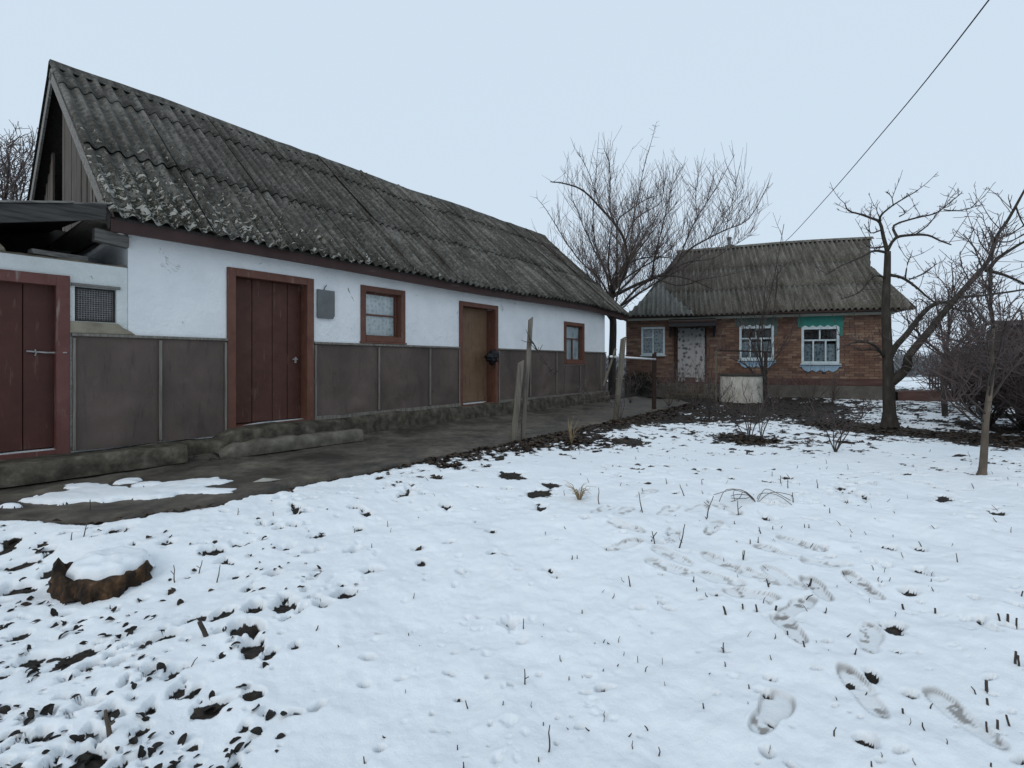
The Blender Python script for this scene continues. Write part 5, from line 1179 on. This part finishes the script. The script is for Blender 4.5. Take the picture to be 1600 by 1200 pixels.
# far fields' edge: hedge and wood reading as one mass
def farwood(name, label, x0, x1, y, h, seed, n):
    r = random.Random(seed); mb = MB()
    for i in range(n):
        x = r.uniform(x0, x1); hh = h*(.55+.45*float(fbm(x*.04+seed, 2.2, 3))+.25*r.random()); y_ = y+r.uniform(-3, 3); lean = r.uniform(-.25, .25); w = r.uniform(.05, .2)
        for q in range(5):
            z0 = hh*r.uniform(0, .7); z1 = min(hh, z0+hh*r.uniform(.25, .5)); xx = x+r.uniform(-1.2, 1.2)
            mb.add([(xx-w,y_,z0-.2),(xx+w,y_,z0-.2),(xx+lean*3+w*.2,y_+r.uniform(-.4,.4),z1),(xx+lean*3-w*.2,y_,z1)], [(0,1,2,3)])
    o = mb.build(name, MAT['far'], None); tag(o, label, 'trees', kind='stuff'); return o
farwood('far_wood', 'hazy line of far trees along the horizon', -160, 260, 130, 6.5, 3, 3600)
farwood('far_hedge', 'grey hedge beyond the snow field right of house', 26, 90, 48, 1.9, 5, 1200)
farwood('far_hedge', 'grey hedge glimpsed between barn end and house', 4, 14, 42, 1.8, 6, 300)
# overhead cable
pts = [(1222,381,19.5),(1240,365,18.2),(1300,299,14.6),(1380,206,11.2),(1450,122,9.0),(1545,0,6.9),(1640,-130,5.5),(1760,-300,4.4)]
o_ = P(*pts[0]); o = MB().tube([p-o_ for p in smooth_path([P(*q) for q in pts], 4)], .011, 6).build('overhead_cable', MAT['wire'], None, True); o.location = o_
tag(o, 'thin black cable sloping across the sky down to the house', 'cable')

# ------------------------------------------------------------------ stump with its snow cap
b0 = gp(163, 900); ST = empty('tree_stump', tuple(b0), 0, 'wide rotten brown tree stump capped with snow at left', 'stump')
mpp = b0.y/F; RX = 61*mpp; n = 72; mb = MB(); lev = 9
for i in range(n):
    a_ = 6.2832*i/n; ca, sa = math.cos(a_), math.sin(a_)
    fl = .055*math.sin(a_*5+1)+.045*math.sin(a_*9+.5)+.035*math.sin(a_*17)+.03*math.sin(a_*29+2)
    top_h = .052+.02*math.sin(a_*2+.6)+.055*math.exp(-((a_-3.6)/.35)**2)+.012*math.sin(a_*11)
    for j in range(lev):
        v = j/(lev-1); rr_ = RX*(1.0+fl*(1-v*.5)+.10*(1-v)**2*(1+.8*math.sin(a_*6)))*(.93 if j == lev-1 else 1); rr_ += .024*float(fbm(a_*9, v*4, 4))
        mb.V.append((rr_*ca, rr_*.86*sa, -.1+(top_h+.1)*v))
for i in range(n):
    for j in range(lev-1): a = i*lev+j; b_ = ((i+1) % n)*lev+j; mb.F.append((a, b_, b_+1, a+1))
base_n = len(mb.V)
for i in range(n): a_ = 6.2832*i/n; mb.V.append((RX*.80*math.cos(a_), RX*.70*math.sin(a_), .035+.008*math.sin(a_*7)))
mb.V.append((0,0,.04))
for i in range(n): mb.F += [(i*lev+lev-1, ((i+1) % n)*lev+lev-1, base_n+(i+1) % n, base_n+i), (base_n+i, base_n+(i+1) % n, base_n+n)]
mb.build('wood', MAT['stump'], ST, True)
mb = MB(); rings = 12; mb.V.append((.01,.04,.102))
for k_ in range(1, rings+1):
    q = k_/rings
    for i in range(n):
        a_ = 6.2832*i/n; rr_ = RX*q*(.93+.03*math.sin(a_*3+1)+.02*math.sin(a_*7)+.03*math.sin(a_*11+2)*q); front = max(0, -math.sin(a_))
        rr_ *= 1-.12*front**2+.10*max(0, math.sin(a_)); z = .102-.012*q*q+.006*math.sin(a_*2+q*4)+.008*float(fbm(q*math.cos(a_)*3+4, q*math.sin(a_)*3, 3))-(.075*max(0, (q-.82)/.18)**2)
        mb.V.append((rr_*math.cos(a_), rr_*.9*math.sin(a_)+.03, z))
for i in range(n): mb.F.append((0, 1+i, 1+(i+1) % n))
for k_ in range(rings-1):
    for i in range(n): a = 1+k_*n+i; b_ = 1+k_*n+(i+1) % n; mb.F.append((a, a+n, b_+n, b_))
mb.build('snow_cap', MAT['snow_plain'], ST, True)

# ------------------------------------------------------------------ leaves, stalks, weeds on the snow
def leafmesh(i):
    r = random.Random(90+i); n = 7; V = []; L = 1.0
    for j in range(n):
        t = j/(n-1); w = (.34+.1*r.random())*math.sin(math.pi*min(1, t*.93+.05))**.8+.01; c = .25*math.sin(t*3+i); z = .10*math.sin(t*4+i*2)
        V += [(-w, t-.5, z+.22*w*(1+.6*math.sin(i*3+t*5))), (c*.08, t-.5, z-.03), (w, t-.5, z+.3*w*(1+.5*math.cos(i+t*6)))]
    Fs = []
    for j in range(n-1):
        for q in range(2): a = j*3+q; Fs.append((a, a+1, a+4, a+3))
    n0 = len(V); V += [(x, y, z-.03) for x, y, z in V]; Fs += [tuple(reversed([q+n0 for q in f])) for f in Fs]
    V += [(0,-.5,0),(.03,-.5,0),(.06,-.95,.08)]; Fs.append((n0*2, n0*2+1, n0*2+2))
    me = bpy.data.meshes.new('leaf'); me.from_pydata(V, [], Fs); me.materials.append(MAT['leaf']); return me
LEAF = [leafmesh(i) for i in range(7)]
r = random.Random(101); cand = CAND
Xc = np.array([c.x for c in cand]); Yc = np.array([c.y for c in cand]); Zc, Sc, _ = ground_fields(Xc[:, None], Yc[:, None])
big = sorted(range(len(cand)), key=lambda i: Yc[i])
ind = set(big[:290]); mbl = MB()
for i in range(len(cand)):
    sc_ = SIZ[i]; rot = (r.gauss(0, .5), r.gauss(0, .5), -.9+r.gauss(0, .9)); z = Zc[i, 0]+sc_*r.uniform(.0, .25)
    if i in ind:
        o = bpy.data.objects.new('leaf', LEAF[i % 7]); COL.objects.link(o); o.parent = GROUND; o.location = (Xc[i], Yc[i], z); o.rotation_euler = rot; o.scale = (sc_*.75, sc_, sc_)
    else:
        Mx = Matrix.LocRotScale(Vector((Xc[i], Yc[i], z)), __import__('mathutils').Euler(rot), Vector((sc_*.75, sc_, sc_))); me = LEAF[i % 7]
        mbl.add([Mx @ v.co for v in me.vertices], [tuple(p.vertices) for p in me.polygons])
# litter in the bare patches and along the path edge
zf = []
for q in range(34000):
    if q % 3 == 0: s_ = r.uniform(-2.5, 10.5); p = frombarn(s_, float(pathedge(s_))-abs(r.gauss(0, .22)), 0); x, y = p.x, p.y
    else: pc = PATCH[r.randrange(len(PATCH))]; a_, b_ = r.gauss(0, .75)*pc[4], r.gauss(0, .75)*pc[5]; x = pc[0]+pc[2]*a_-pc[3]*b_; y = pc[1]+pc[3]*a_+pc[2]*b_
    if y > 1.5: zf.append((x, y))
zf = np.array(zf); Zc, Sc, _ = ground_fields(zf[:, 0:1].copy(), zf[:, 1:2].copy()); cnt = 0
for i in range(len(zf)):
    if Sc[i, 0] < .35 or cnt > 5200: continue
    s_, yl = tobarn(zf[i, 0], zf[i, 1])
    if yl > float(pathedge(s_))-.03: continue
    cnt += 1; sc_ = r.uniform(.03, .07) * (1 + .05 * zf[i, 1]); a_ = r.uniform(0, 6.283); ca, sa = math.cos(a_)*sc_, math.sin(a_)*sc_; z = Zc[i, 0]+.006; x, y = zf[i]; up = r.uniform(.0, .03)
    mbl.add([(x-ca*.5,y-sa*.5,z),(x+sa*.35,y-ca*.35,z+up),(x+ca*.5,y+sa*.5,z+r.uniform(0,.02)),(x-sa*.35,y+ca*.35,z+up*.5)], [(0,1,2),(0,2,3)])
tag(mbl.build('leaf_litter', MAT['litter'], GROUND), kind='stuff')

mb = MB(); r = random.Random(140); n_ = 0
while n_ < 330:
    px = r.uniform(300, 1750); py = 640 + 560 * r.random() ** 2.6
    if px < 900 and r.random() < .75: continue
    c = gp(px, py); s_, yl = tobarn(c.x, c.y)
    if yl > float(pathedge(s_)) - .1: continue
    n_ += 1; z = c.z + .0; h = r.uniform(.008, .028) * (.8 + c.y * .2); a_ = r.uniform(0, 6.283); q = r.uniform(0, 1.1); d = Vector((math.cos(a_)*q, math.sin(a_)*q, 1)).normalized()*h
    k_ = d*.5+Vector((r.uniform(-.2,.2)*h, r.uniform(-.2,.2)*h, 0)); w = r.uniform(.0015, .0035)*(.7+c.y*.1)
    mb.tube([c-d*.3, c+k_, c+d], [w, w*.9, w*.6], 4)
tag(mb.build('stubble', MAT['stalk'], GROUND), kind='stuff')
def stalk(name, px, py, hpx, lean, rad, label, group, seed, m='stalk', bend=0, stub=False):
    b0 = gp(px, py); z = gz_at(b0.x, b0.y); r = random.Random(seed); h = hpx*b0.y/F; lx_ = lean*h; dy = r.uniform(-.3, .3)*h; n = 5; pts = []
    for i in range(n+1):
        t = i/n; pts.append(Vector((lx_*t+bend*h*t*t+r.uniform(-.04, .04)*h*(0 < i < n), dy*t, -.04+(h+.04)*t-(abs(bend)*h*.5*t**3))))
    mb = MB().tube(pts, taper(n+1, rad*1.15, rad*(.95 if stub else .55)), 6)
    if not stub and r.random() < .5: q = pts[3]; mb.tube([q, q+Vector((r.choice((-1,1))*h*.25, r.uniform(-.1,.1)*h, h*.2))], rad*.5, 5)
    if stub and r.random() < .6: q = pts[1]; mb.tube([q, q+Vector((r.choice((-1,1))*rad*3, 0, h*.3))], rad*.6, 5)
    o = mb.build(name, MAT[m], None, True); o.location = (b0.x, b0.y, z); return tag(o, label, 'stalk', group)
c8 = lambda x, y: (x/3.2+1100, y/3.2+840); c7 = lambda x, y: (x/3.2+800, y/3.2+640); c6 = lambda x, y: (x/2.728+400, y/2.728+760); c4 = lambda x, y: (x/4, y/4+720); c5 = lambda x, y: (x/4, y/4+960)
sd = 200
for x, y, h, l in ((520,230,10,.5),(195,350,6,0),(270,355,8,-.6),(350,355,6,.2),(1005,352,7,-.4),(1155,360,7,-.1),(1490,430,9,-.3),(1520,430,10,0),(1560,447,10,0),(1580,300,7,.1),(1550,635,16,0),(1580,645,14,.15),(1415,760,15,.05),(1425,830,8,0),(1420,945,11,-.5),(1470,955,11,-.2),(1545,935,13,-.5),(420,492,8,.1),(515,550,7,-.3),(1000,868,6,-.2),(1597,650,12,.1),(1510,440,7,.1)):
    sd += 1; px, py = c8(x, y); stalk('cut_stub', px, py, h*1.2, l + rng.uniform(-.4, .4), rng.uniform(.003, .0055), 'short thick cut stem stub poking through the snow at right', 'cut stubs in the snow at right', sd, 'stalk', 0, True)
for x, y, h, l in ((270,32,9,0),(230,40,6,0),(190,105,14,.2),(330,252,13,-.4),(120,382,13,-.5),(600,380,9,.6),(1270,122,14,-.2),(440,1150,15,-.4),(840,1150,8,0),(95,557,13,0),(745,585,9,.7),(1430,1130,6,.2),(110,645,7,-.3),(230,770,6,-.3),(8,860,8,-.5)):
    sd += 1; px, py = c8(x, y); stalk('thin_stalk', px, py, h, l, .004, 'thin dry stalk standing in the snow among the footprints', 'thin stalks among the footprints', sd)
for x, y, h, l, bn in ((435,470,25,0,0),(660,515,34,-.3,0),(655,408,6,-.2,0),(950,372,8,0,0),(966,548,38,.15,.15),(1135,522,25,.05,0),(1408,475,15,.05,0),(834,695,42,.05,.1),(695,670,18,.1,.5),(716,680,20,-.25,0),(595,885,16,-.2,0),(1150,748,16,.2,0),(1230,675,6,0,0),(1192,680,7,-.1,0),(1250,625,10,-.4,0),(1112,580,5,0,0),(1487,598,6,-.2,0),(1463,598,6,-.2,0),(1295,892,12,-.6,0),(1472,878,12,.5,0),(908,855,9,.1,0),(930,905,6,-.5,0),(350,1024,6,0,0),(1075,1020,13,-.5,0),(1300,335,7,0,0),(1590,515,8,0,0),(1380,395,15,0,0),(1343,372,12,.1,0),(302,752,6,.0,0),(870,430,18,-.6,0),(780,370,10,-.6,.3),(1530,390,14,-.3,0),(1300,600,5,.4,0)):
    sd += 1; px, py = c7(x, y); stalk('garden_stalk', px, py, h, l, .0045, 'thin dry stalk standing in the snow in mid yard', 'thin stalks in mid yard', sd, 'stalk', bn)
for x, y, h, l in ((1148,852,24,-.05),(1140,625,15,0),(1248,1135,46,.02),(912,930,13,-.5),(862,1115,7,-.2),(1048,940,6,.4),(1225,1020,5,0),(468,1185,10,-.4),(1210,1180,7,-.3),(494,265,7,0),(562,178,9,0),(884,1200,9,0),(650,638,4,0),(1332,825,6,.1)):
    sd += 1; px, py = c6(x, y); stalk('snow_stalk', px, py, h, l, .0035, 'lone thin stalk in the smooth snow of the near yard', 'stalks in the smooth near snow', sd)
for x, y, h, l in ((1095,738,27,-.12),(1232,688,20,.4),(1352,745,27,.2),(512,465,23,.15),(442,490,12,0),(1488,328,11,0),(557,315,50,-.05),(828,505,8,0)):
    sd += 1; px, py = c4(x, y); stalk('dry_reed', px, py, h, l, .0035 if h < 40 else .0045, 'slim dry reed standing in the snow near the stump', 'reeds near the stump', sd)
px, py = c4(1310, 1090); stalk('cut_branch', px, py, 24, -.6, .010, 'thick cut twig leaning in the snow right of the stump', None, 400, 'stalk', 0, True)
px, py = c5(695, 735); stalk('woody_stem', px, py, 46, -.2, .009, 'reddish woody stem upright in leaf strewn snow at lower left', None, 401, 'bark_pale')
b0 = gp(905, 780); r = random.Random(402); mb = MB()
for i in range(46): a_ = r.uniform(0, 6.283); q = r.uniform(.04, .16); mb.tube([(0,0,-.02),(math.cos(a_)*q*.4,math.sin(a_)*q*.4,q*.8),(math.cos(a_)*q,math.sin(a_)*q,q*r.uniform(.4,1.3))], [.0035,.003,.001], 3)
o = mb.build('grass_tuft', MAT['straw'], None); o.location = (b0.x, b0.y, gz_at(b0.x, b0.y)-.01); tag(o, 'small tuft of straw coloured grass in the snow mid yard', 'grass tuft')
b0 = gp(1182, 785); mb = MB()
for i in range(9): a_ = r.uniform(2.2, 4.4) if i < 6 else r.uniform(-.6, .6); q = r.uniform(.12, .34); mb.tube(smooth_path([(0,0,-.02),(math.cos(a_)*q*.3,r.uniform(-.1,.1),q*.28),(math.cos(a_)*q*.8,r.uniform(-.15,.15),q*r.uniform(.2,.4)),(math.cos(a_)*q*1.1,r.uniform(-.2,.2),q*r.uniform(.0,.2))]), .0028, 4)
o = mb.build('dry_weed', MAT['bark_pale'], None); o.location = (b0.x, b0.y, gz_at(b0.x, b0.y)); tag(o, 'dry weed with arching pale stems flattened in the snow', 'weed')
b0 = gp(893, 694); mb = MB()
for i in range(14): a_ = r.uniform(0, 6.283); q = r.uniform(.08, .28); mb.tube([(0,0,-.02),(math.cos(a_)*q*.3,math.sin(a_)*q*.3,q*.8),(math.cos(a_)*q*.7+.03,math.sin(a_)*q*.7,q*1.3)], [.004,.003,.0015], 3)
o = mb.build('grass_tuft', MAT['straw'], None); o.location = (b0.x, b0.y, gz_at(b0.x, b0.y)); tag(o, 'wispy dry grass tuft at the path edge right of the plank posts', 'grass tuft')
